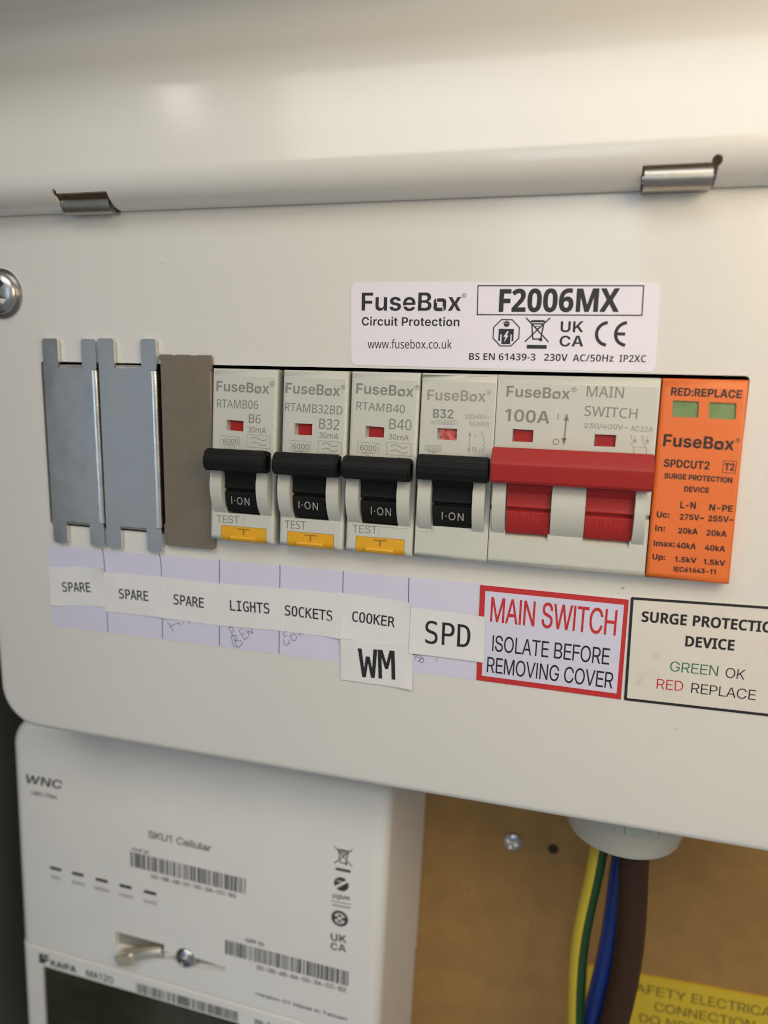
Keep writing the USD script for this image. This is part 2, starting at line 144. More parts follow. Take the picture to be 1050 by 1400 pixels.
  '9': (885, '88 641 88 710 96 762 112 814 140 866 167 901 222 951 258 973 326 1000 405 1014 474 1014 532 1005 595 986 644 962 696 923 740 874 759 844 786 775 797 710 795 619 767 518 740 458 690 373 438 0 238 3 493 377 425 364 337 367 271 384 225 405 181 438 156 463 129 501 101 564|277 704 277 637 299 579 310 562 349 526 405 504 464 501 505 512 533 526 580 574 603 624 608 654 608 699 603 730 583 777 544 822 505 844 478 852 405 852 377 844 338 822 299 777 282 741'),
  ':': (370, '71 118 82 153 115 192 153 211 205 214 241 203 282 167 299 132 301 82 290 47 258 8 219 -11 167 -14 132 -3 90 33 74 68|71 619 82 655 115 693 153 712 205 715 241 704 282 668 299 633 301 584 290 548 258 510 219 490 167 488 132 499 90 534 74 570'),
  'A': (1019, '33 3 375 1000 636 1000 986 3 767 0 685 236 330 236 252 0|433 562 383 395 633 396 575 573 505 836 499 829'),
  'B': (907, '93 1000 526 1000 578 995 627 984 688 959 726 934 767 893 800 833 814 770 814 715 797 649 773 608 737 573 685 542 636 527 637 518 701 507 762 474 811 422 841 362 852 304 852 247 844 200 830 162 803 115 753 66 677 25 581 3 93 0|293 167 505 164 555 173 594 189 627 220 647 262 649 313 630 369 594 408 535 436 502 441 294 441|293 580 480 578 511 584 547 598 575 617 594 639 611 678 614 727 600 772 563 811 519 830 485 836 294 835'),
  'C': (1011, '63 452 63 545 74 636 101 732 129 789 178 860 230 912 285 951 348 981 411 1000 485 1011 592 1008 696 984 756 956 816 915 874 855 923 767 937 726 951 658 748 658 745 678 726 728 709 753 657 800 623 816 573 830 504 833 468 827 407 805 376 786 343 756 313 714 280 637 266 568 263 460 271 394 282 350 304 297 337 247 379 209 423 184 454 173 501 164 554 164 598 173 651 195 679 214 706 242 734 286 748 340 951 340 940 279 923 233 874 148 833 101 786 63 693 14 592 -11 458 -11 353 14 299 38 247 71 173 142 140 189 107 252 77 348'),
  'D': (989, '93 1000 488 1000 573 989 655 964 729 926 773 893 827 836 860 786 882 742 912 649 926 545 923 422 899 301 863 219 811 145 748 88 715 66 647 33 595 16 518 3 93 0|293 175 464 173 535 184 568 195 594 206 638 236 668 269 693 311 715 374 726 443 726 557 715 626 696 684 668 731 638 764 582 800 524 819 467 827 293 826'),
  'E': (833, '93 1000 756 1000 756 833 293 832 294 587 723 586 723 425 294 424 293 169 759 167 759 0 93 0'),
  'F': (805, '93 1000 745 1000 745 833 293 832 294 551 701 551 701 386 294 386 293 0 93 0'),
  'G': (1027, '63 452 63 545 71 619 96 715 129 786 175 855 233 912 288 951 373 989 460 1008 564 1011 627 1003 715 975 770 948 847 888 899 822 929 762 945 707 948 677 745 677 734 711 709 753 673 789 648 805 618 819 574 830 481 830 431 816 373 783 335 744 315 717 280 637 266 568 263 462 274 383 293 322 324 267 373 214 431 181 484 167 559 164 598 170 648 186 673 200 693 214 728 253 748 289 762 339 763 378 545 378 545 532 959 532 959 367 953 321 940 260 910 189 866 126 819 79 767 44 688 8 619 -8 570 -14 460 -11 400 0 348 16 290 44 252 68 178 137 137 195 112 241 77 348'),
  'H': (1025, '93 1000 293 1000 294 592 729 592 732 1000 932 1000 932 0 732 0 729 427 294 427 293 0 93 0'),
  'I': (400, '105 0 105 1000 290 1000 290 0'),
  'K': (981, '93 1000 293 1000 293 507 342 581 427 690 693 1000 937 1000 564 567 901 71 945 0 712 0 425 433 293 289 293 0 93 0'),
  'L': (775, '93 1000 293 997 294 168 723 167 723 0 93 0'),
  'M': (1274, '93 0 93 1000 397 1000 567 526 638 233 710 526 877 1000 1184 997 1184 0 984 0 987 808 899 499 723 0 553 0 389 455 329 647 293 785 290 794 286 794 290 575 290 0'),
  'N': (1044, '93 1000 318 1000 663 444 710 359 757 257 759 291 748 466 748 1000 953 1000 953 0 729 0 723 5 416 499 287 743 285 709 296 545 296 0 93 0'),
  'O': (1052, '63 452 63 545 77 649 104 737 142 811 181 863 225 907 260 934 342 978 425 1003 488 1011 564 1011 611 1005 696 984 775 945 827 907 871 863 899 827 940 756 975 649 989 545 986 416 967 315 926 214 871 134 811 77 723 25 641 -3 564 -14 488 -14 425 -5 323 27 238 79 170 148 142 186 110 247 77 348|266 458 271 394 291 327 326 261 368 217 423 184 479 167 551 164 623 181 681 214 717 250 756 313 775 369 789 460 789 538 778 617 756 684 714 750 681 783 623 816 573 830 501 833 465 827 423 814 379 789 338 750 315 719 291 670 266 568'),
  'P': (888, '93 1000 515 1000 589 989 641 973 701 940 759 888 786 849 808 805 825 753 833 696 833 630 819 553 784 474 762 444 726 408 652 362 575 337 512 329 294 328 293 0 93 0|293 493 491 493 530 504 558 518 594 551 613 585 622 610 627 640 627 688 616 736 602 763 580 791 538 819 491 833 294 835'),
  'R': (899, '93 1000 515 1000 581 992 638 975 690 951 726 926 767 885 805 822 825 764 833 710 833 644 827 600 808 537 775 479 723 427 674 397 661 394 658 386 868 0 647 0 455 359 293 358 293 0 93 0|293 523 497 523 547 537 583 559 597 574 616 607 627 651 625 716 614 752 597 780 560 811 494 833 294 835'),
  'S': (896, '60 260 60 310 252 310 258 270 280 225 319 189 377 164 424 156 502 159 566 178 599 201 622 226 638 271 638 302 633 322 621 342 602 361 566 383 497 408 337 447 258 474 181 518 132 564 101 616 88 666 85 742 90 778 99 808 121 855 153 899 192 934 238 964 279 984 370 1008 419 1014 496 1014 586 1000 636 984 685 959 753 904 786 860 805 822 822 759 822 718 633 718 624 758 613 780 591 805 544 833 483 847 407 844 344 822 310 794 296 771 288 743 288 712 293 692 305 672 338 641 423 606 573 570 663 537 740 490 781 452 797 430 819 389 833 345 838 288 836 241 827 203 803 142 778 107 742 71 704 44 660 22 614 5 551 -8 496 -14 411 -14 356 -8 293 5 205 41 162 71 121 112 85 170 68 216'),
  'T': (915, '52 833 52 1000 863 1000 863 833 556 831 556 0 356 0 356 832'),
  'U': (1005, '93 1000 293 997 293 334 301 297 335 236 362 209 387 192 415 178 457 167 529 164 582 176 643 209 685 256 710 320 712 997 912 1000 910 290 888 208 866 164 827 112 784 71 742 44 693 19 622 -3 542 -14 433 -11 351 5 282 33 208 82 153 142 112 222 93 315'),
  'V': (1016, '33 995 36 1000 255 997 422 496 485 277 504 193 514 170 608 515 764 997 984 1000 644 0 381 3'),
  'W': (1416, '33 995 36 1000 249 1000 252 995 373 485 423 208 474 482 605 1000 814 997 945 466 994 211 1047 499 1164 995 1167 1000 1381 1000 1381 981 1115 0 888 0 742 556 707 748 674 559 529 0 299 0'),
  'X': (1005, '36 0 41 14 392 512 66 1000 299 1000 441 778 505 654 586 805 715 1000 942 1000 619 517 970 0 734 0 578 236 503 368 430 241 266 0'),
  'Z': (910, '77 833 77 997 830 997 830 874 427 301 318 167 833 164 833 0 79 0 82 126 482 696 589 831'),
  'a': (792, '47 184 47 241 60 299 88 345 140 389 178 408 241 427 472 460 495 472 510 492 510 535 504 555 490 577 448 605 412 614 350 611 300 592 272 569 247 526 68 556 77 586 93 619 129 666 156 690 195 715 260 742 353 759 427 759 499 748 559 729 614 699 660 655 693 597 707 534 707 0 521 0 521 105 517 107 471 47 438 22 400 3 326 -14 263 -14 203 -3 140 25 88 71 60 121|236 245 239 182 255 157 270 145 311 129 390 129 445 151 476 176 504 221 512 251 512 350 458 332 328 312 272 290 250 270'),
  'b': (860, '88 997 282 997 283 622 290 623 301 649 329 688 353 712 386 734 416 748 452 756 529 759 578 751 649 721 688 693 715 666 753 611 784 542 800 468 805 416 805 332 797 260 775 181 745 121 712 77 649 25 578 -5 532 -14 471 -14 427 -5 386 11 353 33 307 85 293 114 282 121 279 -3 88 -3|279 420 288 281 315 215 338 187 366 165 407 148 461 145 497 154 542 181 561 204 586 248 605 328 605 420 600 453 583 505 558 547 517 583 461 600 424 600 396 594 349 569 318 536 291 475'),
  'c': (803, '55 334 55 411 66 488 88 556 121 616 164 666 205 701 266 734 307 748 367 759 425 762 490 756 570 734 636 699 679 660 715 611 740 556 748 526 745 512 567 479 548 533 517 572 467 600 439 605 402 605 358 594 330 578 294 539 274 500 255 420 255 328 263 281 277 240 299 201 321 176 349 156 391 142 450 142 500 162 536 195 548 212 570 271 751 238 734 175 712 132 677 85 611 33 542 3 455 -14 356 -11 277 8 200 49 145 99 99 167 71 238'),
  'e': (814, '55 332 55 408 66 485 82 540 110 597 145 647 192 690 255 729 310 748 378 759 471 756 523 745 597 715 644 682 690 633 721 584 751 499 762 419 762 323 249 322 258 259 266 234 288 195 332 157 374 140 405 134 450 134 503 148 528 162 556 190 575 225 751 189 723 126 701 96 668 63 630 36 592 16 534 -3 460 -14 386 -14 340 -8 249 19 197 49 145 96 104 153 71 233|252 452 570 449 573 466 559 517 539 552 520 575 497 592 464 605 436 611 394 611 366 605 327 589 288 553 263 508 252 469'),
  'g': (866, '55 419 71 523 107 611 162 682 192 707 238 734 285 751 334 759 392 759 436 751 471 737 510 712 540 682 576 623 581 622 586 751 778 751 778 -27 773 -68 759 -115 740 -153 718 -184 674 -225 619 -258 537 -285 458 -296 373 -296 282 -282 219 -260 156 -222 110 -173 88 -134 82 -115 249 -66 272 -101 297 -123 327 -140 366 -151 461 -151 514 -134 539 -117 564 -89 581 -45 584 132 568 134 548 96 510 55 468 30 427 16 392 11 307 14 260 25 205 49 173 71 132 112 107 148 85 192 60 282 55 334|263 467 255 334 263 289 288 231 302 212 330 187 380 164 456 164 500 181 520 195 545 223 570 273 581 317 584 417 573 475 561 506 534 550 506 575 475 592 439 600 383 597 341 580 302 547 285 522'),
  'i': (370, '77 934 79 981 93 1008 132 1041 167 1052 216 1049 255 1030 277 1008 293 967 290 923 274 890 238 860 203 849 153 852 115 871 90 899|88 751 282 751 282 0 88 0'),
  'k': (792, '88 1000 282 1000 284 458 294 458 301 464 542 751 770 751 490 423 784 0 553 0 341 305 282 242 282 0 88 0'),
  'l': (419, '88 1000 282 1000 282 199 296 163 316 151 381 151 408 25 408 11 397 5 337 -5 271 -5 192 11 159 27 123 60 104 93 93 126 88 162'),
  'm': (1247, '88 0 88 751 268 751 276 611 312 677 353 718 400 745 463 762 532 759 562 751 597 732 644 682 681 600 710 655 764 712 816 742 893 762 970 759 1025 742 1071 715 1121 660 1148 600 1159 537 1159 0 964 0 962 508 945 550 920 575 895 589 861 597 810 594 771 578 740 547 721 500 718 0 529 0 526 511 509 550 481 578 453 592 428 597 377 594 335 575 302 539 285 494 282 0'),
  'n': (852, '88 751 274 751 276 608 310 666 353 712 405 742 455 756 534 759 584 751 644 726 671 707 704 674 732 633 748 595 764 510 764 0 570 0 570 466 564 497 548 536 514 572 486 586 450 595 410 594 352 575 316 544 288 489 282 458 282 0 88 0'),
  'o': (838, '55 334 55 411 66 488 88 556 121 616 164 666 205 701 260 732 318 751 414 762 471 759 540 745 605 718 663 677 712 622 748 559 773 482 781 430 781 318 764 233 740 170 699 107 652 60 586 19 512 -5 455 -14 384 -14 340 -8 258 16 200 49 145 99 99 167 71 238|258 326 266 270 288 218 307 190 343 159 391 143 447 142 470 148 506 168 545 209 561 242 575 287 584 342 584 406 575 461 561 505 536 550 492 589 439 605 383 603 332 580 299 547 269 486 255 420'),
  'p': (860, '85 751 279 751 282 625 290 628 326 688 353 715 381 734 416 751 471 762 529 762 603 745 638 729 679 701 729 649 767 584 795 496 805 373 800 288 786 219 773 178 745 123 718 85 668 38 616 8 564 -8 529 -14 471 -14 436 -8 403 3 356 30 321 66 290 117 283 120 282 -279 85 -279|279 425 282 306 296 253 321 206 346 179 388 154 421 145 478 148 514 162 556 198 570 218 583 245 603 317 603 431 594 472 572 528 542 567 519 583 489 597 461 603 421 603 368 586 324 547 299 503'),
  'r': (556, '88 0 88 751 277 751 277 621 283 619 296 655 315 688 337 712 367 734 403 751 441 759 499 759 532 753 532 578 475 586 424 586 371 572 346 559 318 533 288 478 282 450 282 0'),
  's': (764, '55 195 55 205 63 208 236 238 255 190 297 151 344 134 412 132 442 137 481 154 506 179 515 202 512 234 487 265 434 288 279 318 208 340 145 375 110 411 88 449 77 485 74 556 82 597 93 625 121 666 145 690 181 715 260 748 348 762 425 762 510 748 567 726 611 699 652 658 685 600 696 562 521 532 509 561 470 600 428 616 367 619 322 608 297 594 277 574 268 551 271 519 280 502 303 482 363 460 512 433 570 416 614 397 644 378 682 340 699 312 712 266 715 230 710 181 701 153 674 104 625 55 556 16 468 -8 419 -14 343 -14 279 -5 208 16 162 41 123 71 82 123'),
  't': (499, '14 600 14 751 118 752 118 929 312 929 313 751 455 751 455 600 312 598 312 199 324 168 344 151 366 145 401 145 447 153 474 5 384 -11 290 -8 263 -3 208 19 162 58 132 110 118 170 118 598'),
  'u': (852, '88 751 282 751 282 284 288 254 310 206 338 178 385 159 442 156 484 167 517 187 548 223 564 262 570 293 570 751 764 751 764 0 578 0 576 143 542 85 501 41 452 11 397 -5 318 -8 244 8 192 36 145 79 107 148 93 197 88 241'),
  'w': (1162, '25 751 227 751 299 458 356 189 414 444 488 742 493 751 674 748 781 301 800 199 805 192 863 468 932 751 1137 751 1137 737 918 0 718 0 625 323 580 515 575 508 532 307 444 0 244 0 25 737'),
  'x': (792, '30 0 268 383 268 391 44 751 255 751 342 600 398 488 452 600 542 751 751 751 526 396 521 380 762 0 551 0 460 151 392 285 329 153 238 0'),
  'z': (781, '79 0 79 121 452 586 447 592 90 592 90 751 688 751 688 616 348 183 337 161 701 159 701 0'),
  '~': (888, '82 312 99 405 123 460 145 490 173 515 227 542 268 551 318 551 373 537 438 499 513 433 536 419 556 414 593 417 610 425 632 447 647 484 649 526 803 526 800 460 792 416 762 342 718 290 688 271 647 255 616 249 567 249 512 263 455 296 363 372 330 386 292 383 275 375 253 353 238 316 236 271 82 271'),
 },
 'human': {
  '-': (451, '53 437 398 437 398 314 53 314'),
  '.': (381, '98 59 98 101 104 126 112 143 143 168 171 176 221 174 255 157 277 126 283 101 283 59 277 34 269 17 235 -11 207 -20 171 -20 140 -8 112 17'),
  '/': (532, '14 0 384 997 518 1000 148 3'),
  '0': (804, '67 440 70 613 78 686 95 768 112 821 140 880 165 916 210 961 244 983 300 1006 367 1017 434 1017 496 1006 560 978 588 958 630 916 661 871 686 821 717 720 734 605 737 440 723 303 692 188 644 98 594 45 560 22 499 -3 434 -14 367 -14 289 3 247 22 210 48 157 106 112 193 84 294|204 569 213 333 233 240 255 186 292 138 321 118 349 107 421 101 449 107 489 124 529 160 560 217 585 316 597 436 597 567 585 684 566 769 543 820 526 845 489 879 466 891 421 902 349 896 303 873 264 831 233 763 213 667'),
  '1': (804, '120 782 123 790 392 1000 510 1000 510 0 378 0 378 850 373 851 339 815 193 695 185 697'),
  '2': (804, '64 0 64 112 386 435 467 525 509 584 535 632 555 714 552 780 532 831 503 862 458 888 407 899 355 899 304 891 225 857 146 804 78 885 76 896 129 938 176 966 241 994 305 1011 353 1017 454 1014 507 1003 552 986 605 952 641 916 661 888 681 846 695 779 695 720 678 636 636 549 566 457 493 378 238 125 734 123 734 0'),
  '3': (804, '59 42 59 162 164 123 251 104 299 98 373 98 421 104 480 121 520 144 557 186 577 231 583 263 583 309 566 366 532 406 500 426 455 442 385 457 213 459 213 571 345 571 402 580 472 608 512 639 543 688 555 733 555 774 549 802 526 845 489 876 449 893 404 902 347 902 304 896 245 879 194 857 143 824 129 821 67 913 120 950 179 978 235 997 308 1011 454 1011 513 1000 571 978 613 950 644 919 678 863 695 796 692 717 678 667 664 639 622 588 597 569 549 543 485 523 569 504 625 479 650 462 697 406 709 384 723 333 725 255 714 193 689 134 639 73 591 39 521 8 445 -8 386 -14 283 -14 221 -8 137 8 76 31'),
  '4': (804, '28 342 490 1003 633 1006 633 346 776 344 776 224 633 223 633 0 501 0 500 224 28 224|162 347 501 346 501 734 506 854 499 850 476 798 445 748'),
  '5': (804, '84 165 186 123 262 106 379 101 432 109 492 132 517 149 546 177 574 228 585 282 585 334 571 394 543 439 500 473 449 493 379 504 277 501 168 485 109 521 146 1000 655 1000 655 877 264 876 241 604 256 602 345 616 429 616 490 608 532 597 594 569 633 541 667 507 695 465 711 426 725 353 725 286 717 230 700 176 669 120 616 64 580 39 535 17 471 -3 420 -11 300 -14 182 3 90 36 84 42'),
  '6': (804, '73 378 76 529 90 636 104 695 126 759 151 812 207 891 235 919 286 955 350 986 409 1003 493 1014 583 1014 664 1003 664 885 575 902 504 902 458 896 396 879 357 860 312 826 269 772 244 721 221 648 210 572 210 515 216 513 266 571 331 611 392 627 482 630 521 625 583 605 630 577 672 538 703 493 728 429 739 359 739 289 731 227 717 179 695 132 661 84 636 59 594 28 546 6 476 -11 384 -14 345 -8 289 8 244 31 174 90 146 126 120 171 87 272|210 362 216 282 230 234 261 177 298 138 318 124 363 104 391 98 438 98 480 107 517 124 534 135 571 175 588 209 599 248 605 291 605 351 585 427 568 456 543 484 511 504 466 518 394 521 349 513 304 493 278 476 244 442 216 388'),
  '7': (804, '59 1003 737 1003 737 896 333 0 188 0 188 11 588 878 59 880'),
  '8': (804, '67 227 67 286 73 319 87 361 106 395 123 417 171 462 230 501 269 520 262 529 204 566 157 611 129 650 109 692 98 745 101 824 112 863 140 910 179 950 235 983 305 1006 364 1014 440 1014 499 1006 569 983 625 950 669 902 697 838 703 804 703 748 697 714 675 661 655 633 613 591 518 529 591 487 655 440 697 392 723 347 737 286 734 210 720 157 686 98 644 56 616 36 557 8 507 -6 443 -14 361 -14 280 -3 232 11 185 34 126 81 87 143 73 188|202 295 205 206 222 169 258 130 276 118 346 95 432 92 514 112 565 149 582 172 599 209 605 237 605 278 585 335 545 380 483 423 416 454 377 465 281 411 230 361 210 324|235 802 238 719 252 687 292 645 346 611 407 583 495 631 537 670 563 719 569 744 569 785 560 819 549 842 509 879 446 902 375 905 332 896 298 882 253 842'),
  '9': (804, '67 711 76 770 92 826 129 894 179 947 202 964 280 1000 359 1014 423 1014 485 1003 518 992 571 964 611 933 644 896 692 815 709 770 725 700 734 622 734 515 728 443 703 303 669 213 619 132 560 73 515 42 471 20 384 -6 314 -14 230 -14 140 0 140 115 232 98 300 98 348 104 393 115 439 135 484 166 515 197 546 242 577 318 594 411 597 485 589 487 566 454 518 412 451 381 389 370 322 370 235 389 171 426 143 451 109 496 90 535 73 594 67 639|205 735 205 626 219 576 230 553 270 507 307 488 338 479 413 476 447 482 486 496 526 522 563 558 588 603 594 624 597 681 591 718 580 758 557 806 537 834 501 868 461 891 432 899 349 899 307 885 278 868 241 831 221 797'),
  ':': (378, '95 56 95 101 101 126 123 157 148 171 168 176 207 176 235 168 266 143 275 126 280 101 280 56 272 25 255 3 227 -14 204 -20 171 -20 137 -8 109 17|95 653 95 697 101 723 123 753 148 768 168 773 207 773 235 765 266 739 275 723 280 697 280 653 275 627 255 597 227 580 204 574 171 574 137 585 109 611'),
  'A': (908, '0 3 384 1006 521 1006 905 3 759 0 645 300 256 300 143 0|403 700 302 423 605 425 499 711 452 868 448 867 437 810'),
  'B': (913, '132 1000 479 1000 583 989 633 978 709 947 734 930 776 882 796 840 807 782 807 723 793 661 770 619 731 577 678 546 619 527 623 521 700 501 745 479 768 462 807 417 824 384 832 353 838 317 838 255 824 185 801 137 782 109 745 73 717 53 641 20 560 3 132 0|272 120 502 118 570 129 595 138 629 157 669 206 683 242 689 274 686 337 678 366 658 400 621 431 592 445 542 459 494 465 273 465|272 579 488 577 570 591 601 605 638 642 658 694 661 754 647 806 635 823 607 848 578 863 539 874 474 882 273 882'),
  'C': (888, '84 451 84 546 92 622 112 703 129 748 157 804 196 860 252 916 291 944 356 978 403 994 451 1006 524 1014 611 1014 700 1003 793 978 843 955 843 947 790 838 690 877 597 894 531 894 489 888 447 877 382 846 326 798 283 738 249 657 230 541 233 425 249 338 286 250 309 217 340 183 385 149 419 132 472 115 529 106 606 106 659 112 804 148 801 25 751 8 667 -8 602 -14 501 -14 448 -8 384 6 297 42 241 81 196 126 157 182 132 232 106 305 92 373'),
  'D': (1022, '132 1000 490 1000 605 983 681 958 753 919 821 860 860 812 899 739 927 647 938 557 938 462 933 403 916 322 874 221 826 154 759 92 714 64 653 36 543 8 465 0 132 0|272 120 477 120 528 129 592 149 672 194 717 239 756 304 781 383 793 464 793 550 776 654 748 724 708 781 663 820 606 851 533 874 466 882 272 881'),
  'E': (776, '132 1000 695 1000 695 880 272 879 272 585 669 583 669 462 272 461 272 123 695 120 695 0 132 0'),
  'F': (728, '132 1000 695 1000 695 880 272 878 272 541 667 541 667 420 272 420 272 0 132 0'),
  'G': (1022, '84 451 84 546 92 619 109 689 134 753 168 812 213 868 252 905 308 944 364 972 420 992 499 1008 557 1014 653 1014 748 1003 840 980 902 955 854 838 777 865 701 885 634 894 560 894 458 874 396 846 371 829 311 772 286 736 261 685 241 620 233 569 230 462 244 363 269 287 306 225 357 174 410 140 475 118 551 106 676 109 760 123 779 130 779 410 563 412 563 535 919 535 919 39 782 3 627 -14 518 -14 465 -8 389 8 325 34 244 87 196 134 148 204 109 300 95 359'),
  'H': (1039, '132 1000 272 1000 273 583 762 583 765 1000 905 1000 905 0 765 0 762 462 273 462 272 0 132 0'),
  'I': (487, '53 0 53 81 171 111 171 889 53 919 53 1000 431 1000 431 919 311 889 311 111 431 81 431 0'),
  'K': (874, '132 1000 272 1000 274 518 700 1000 860 1000 473 562 874 0 711 0 370 468 272 382 272 0 132 0'),
  'L': (739, '132 1000 272 1000 272 124 703 123 703 0 132 0'),
  'M': (1277, '132 1000 336 997 622 217 631 194 636 190 941 1000 1143 1000 1143 0 1006 0 1006 599 1016 859 1009 856 1003 842 692 0 571 0 253 863 249 848 255 804 261 591 261 0 132 0'),
  'N': (1073, '132 1000 297 1000 303 994 810 191 818 185 810 443 810 1000 938 1000 938 0 773 0 768 6 253 818 249 784 261 549 261 0 132 0'),
  'O': (1095, '84 454 84 552 101 675 120 742 162 829 204 885 261 936 339 980 420 1006 507 1017 625 1014 709 997 790 964 854 919 899 874 924 840 964 768 997 661 1011 552 1008 417 986 300 955 218 902 134 843 76 798 45 753 22 686 0 591 -14 507 -14 434 -6 347 20 300 42 261 67 230 92 179 148 132 232 98 342|232 547 244 366 269 281 314 205 365 157 416 129 461 115 517 106 609 109 682 129 744 166 795 219 829 281 854 366 866 459 866 550 851 651 826 730 795 786 756 831 716 860 679 877 611 894 518 896 472 891 408 871 359 843 317 803 297 778 269 724 255 685 238 606'),
  'P': (852, '132 1000 454 1000 529 992 613 969 681 933 728 885 759 832 779 759 782 672 773 619 759 574 720 507 667 457 588 415 507 392 431 384 272 383 272 0 132 0|272 506 412 504 466 510 539 530 582 555 602 575 622 606 639 671 639 723 633 755 619 792 599 820 548 857 480 877 435 882 272 882'),
  'R': (880, '132 1000 462 1000 555 989 608 975 664 950 700 924 734 888 762 838 779 773 782 683 768 613 742 563 711 524 653 479 585 445 860 0 697 0 457 409 272 408 272 0 132 0|272 526 474 527 548 546 587 572 622 618 639 683 636 754 627 786 607 820 570 851 547 863 494 877 446 882 273 882'),
  'S': (773, '67 165 73 168 99 154 170 132 260 112 313 106 413 109 469 123 523 155 552 189 569 240 569 281 560 315 543 347 517 372 430 423 303 471 232 504 174 543 126 594 101 639 90 672 81 726 81 784 90 829 98 854 126 902 157 936 210 972 272 997 339 1011 454 1014 529 1006 611 986 686 958 644 840 587 863 502 885 438 894 349 891 307 879 270 859 236 820 221 774 221 733 235 685 275 639 354 594 479 546 566 504 636 454 681 398 706 325 709 241 695 174 675 132 655 104 594 48 541 20 493 3 389 -14 255 -11 162 3 70 34'),
  'T': (782, '14 1000 765 1000 765 880 459 878 459 0 319 0 319 878 14 880'),
  'U': (1028, '123 1000 263 1000 263 327 269 285 286 231 303 200 331 166 365 140 393 126 459 109 547 106 612 118 671 146 717 188 745 239 765 327 765 1000 902 1000 902 322 896 275 880 210 846 140 824 109 784 70 751 45 697 17 605 -8 552 -14 465 -14 401 -6 325 17 263 50 213 95 174 148 137 235 123 319'),
  'V': (852, '0 997 148 1000 389 303 426 160 465 308 703 1000 852 1000 499 0 353 0'),
  'W': (1317, '280 0 17 1000 162 1000 319 375 356 178 360 176 364 178 381 289 412 412 580 994 583 1000 725 1000 908 389 936 277 956 168 983 322 1151 994 1154 1000 1297 1000 1034 0 888 0 692 669 653 826 611 641 429 6 426 0'),
  'X': (838, '6 0 336 518 28 1000 182 1000 420 616 658 1000 807 1000 499 520 832 0 675 0 669 6 459 355 416 418 404 405 160 6 154 0'),
  'a': (793, '62 182 64 258 81 311 109 353 165 398 238 429 317 445 546 458 546 539 538 578 515 618 489 638 463 650 421 658 344 655 268 636 185 602 148 686 146 703 213 734 303 759 367 768 445 768 538 751 577 734 622 700 647 667 661 639 675 591 681 549 681 0 583 0 557 105 551 106 476 31 437 8 406 -3 339 -14 266 -14 207 -3 146 25 106 62 73 123|202 233 207 167 227 132 245 118 282 101 310 95 362 95 407 104 455 124 481 141 509 169 532 209 546 271 546 366 358 356 307 344 262 325 233 302 210 265'),
  'b': (863, '115 1064 252 1064 252 745 245 656 257 662 269 681 297 709 353 745 423 765 513 768 591 751 658 714 703 672 745 608 773 527 787 426 787 333 773 230 753 168 717 101 672 50 611 11 563 -6 510 -14 445 -14 406 -8 367 3 328 22 280 59 254 92 243 92 238 88 216 0 115 0|252 330 263 251 280 197 303 158 346 121 405 101 480 98 520 107 562 129 593 161 622 211 636 257 647 338 647 421 639 488 619 553 596 593 556 630 511 650 477 655 425 655 388 650 354 638 326 621 297 593 269 536 252 429'),
  'c': (681, '76 328 78 451 90 515 104 560 140 630 157 653 213 706 275 739 305 751 398 768 471 768 532 759 611 737 633 725 594 613 494 644 403 650 349 638 301 613 267 579 241 534 227 491 216 415 216 335 230 251 252 194 269 169 295 144 338 118 377 106 460 104 539 118 619 148 619 28 569 6 515 -8 468 -14 387 -14 305 0 227 34 188 62 162 87 123 143 95 210 84 258'),
  'e': (798, '76 328 78 445 104 555 146 636 202 697 275 742 356 765 445 768 501 759 546 745 594 720 630 692 667 650 695 602 714 549 725 493 728 350 217 350 216 316 224 262 250 197 284 155 312 132 383 104 420 98 491 98 539 104 601 118 692 151 695 36 650 17 583 -3 493 -14 378 -11 322 0 275 17 235 36 196 64 157 104 134 134 95 218|236 539 221 454 588 456 585 505 577 542 549 599 503 638 477 650 435 658 389 658 346 650 289 619 264 590'),
  'f': (490, '22 650 25 717 151 760 151 840 162 913 188 975 213 1008 235 1028 294 1059 364 1073 459 1070 549 1048 515 944 429 964 371 961 343 949 320 929 303 901 294 872 289 832 289 757 473 756 473 650 289 648 289 0 151 0 151 648'),
  'k': (765, '115 0 115 1064 252 1064 252 485 245 393 257 399 339 504 571 753 731 753 431 431 751 0 588 0 337 342 252 270 252 0'),
  'm': (1319, '115 753 224 753 246 653 251 653 266 678 300 711 333 734 387 756 445 768 535 765 605 745 644 723 672 697 705 644 716 651 731 675 762 706 790 725 843 751 899 765 986 768 1028 762 1076 748 1118 725 1154 692 1168 672 1196 605 1204 560 1207 0 1073 0 1070 530 1061 567 1039 610 1019 630 993 644 947 655 876 653 814 630 782 604 751 553 737 508 728 449 728 0 594 0 591 530 577 581 560 610 531 635 514 644 468 655 419 655 366 644 329 624 292 584 269 533 252 429 252 0 115 0'),
  'n': (871, '115 753 224 753 246 653 254 656 263 672 297 706 325 725 387 753 457 768 552 765 611 751 667 723 709 683 728 653 745 611 759 529 759 0 625 0 625 505 619 542 599 593 565 630 545 641 488 655 411 653 354 636 323 616 289 573 266 516 252 427 252 0 115 0'),
  'o': (854, '76 420 84 490 109 574 154 650 213 706 244 725 294 748 364 765 462 768 549 751 611 723 661 686 709 633 751 555 768 499 779 417 776 305 756 213 725 143 692 95 644 50 580 14 518 -6 459 -14 389 -14 305 3 244 31 210 53 171 90 132 143 104 202 87 258 76 336|216 418 224 276 241 220 269 169 304 135 343 112 403 98 472 101 534 124 576 160 596 186 613 220 633 293 639 341 636 446 625 503 599 565 579 593 548 621 520 638 486 650 452 655 397 655 355 647 315 630 298 618 264 582 230 505'),
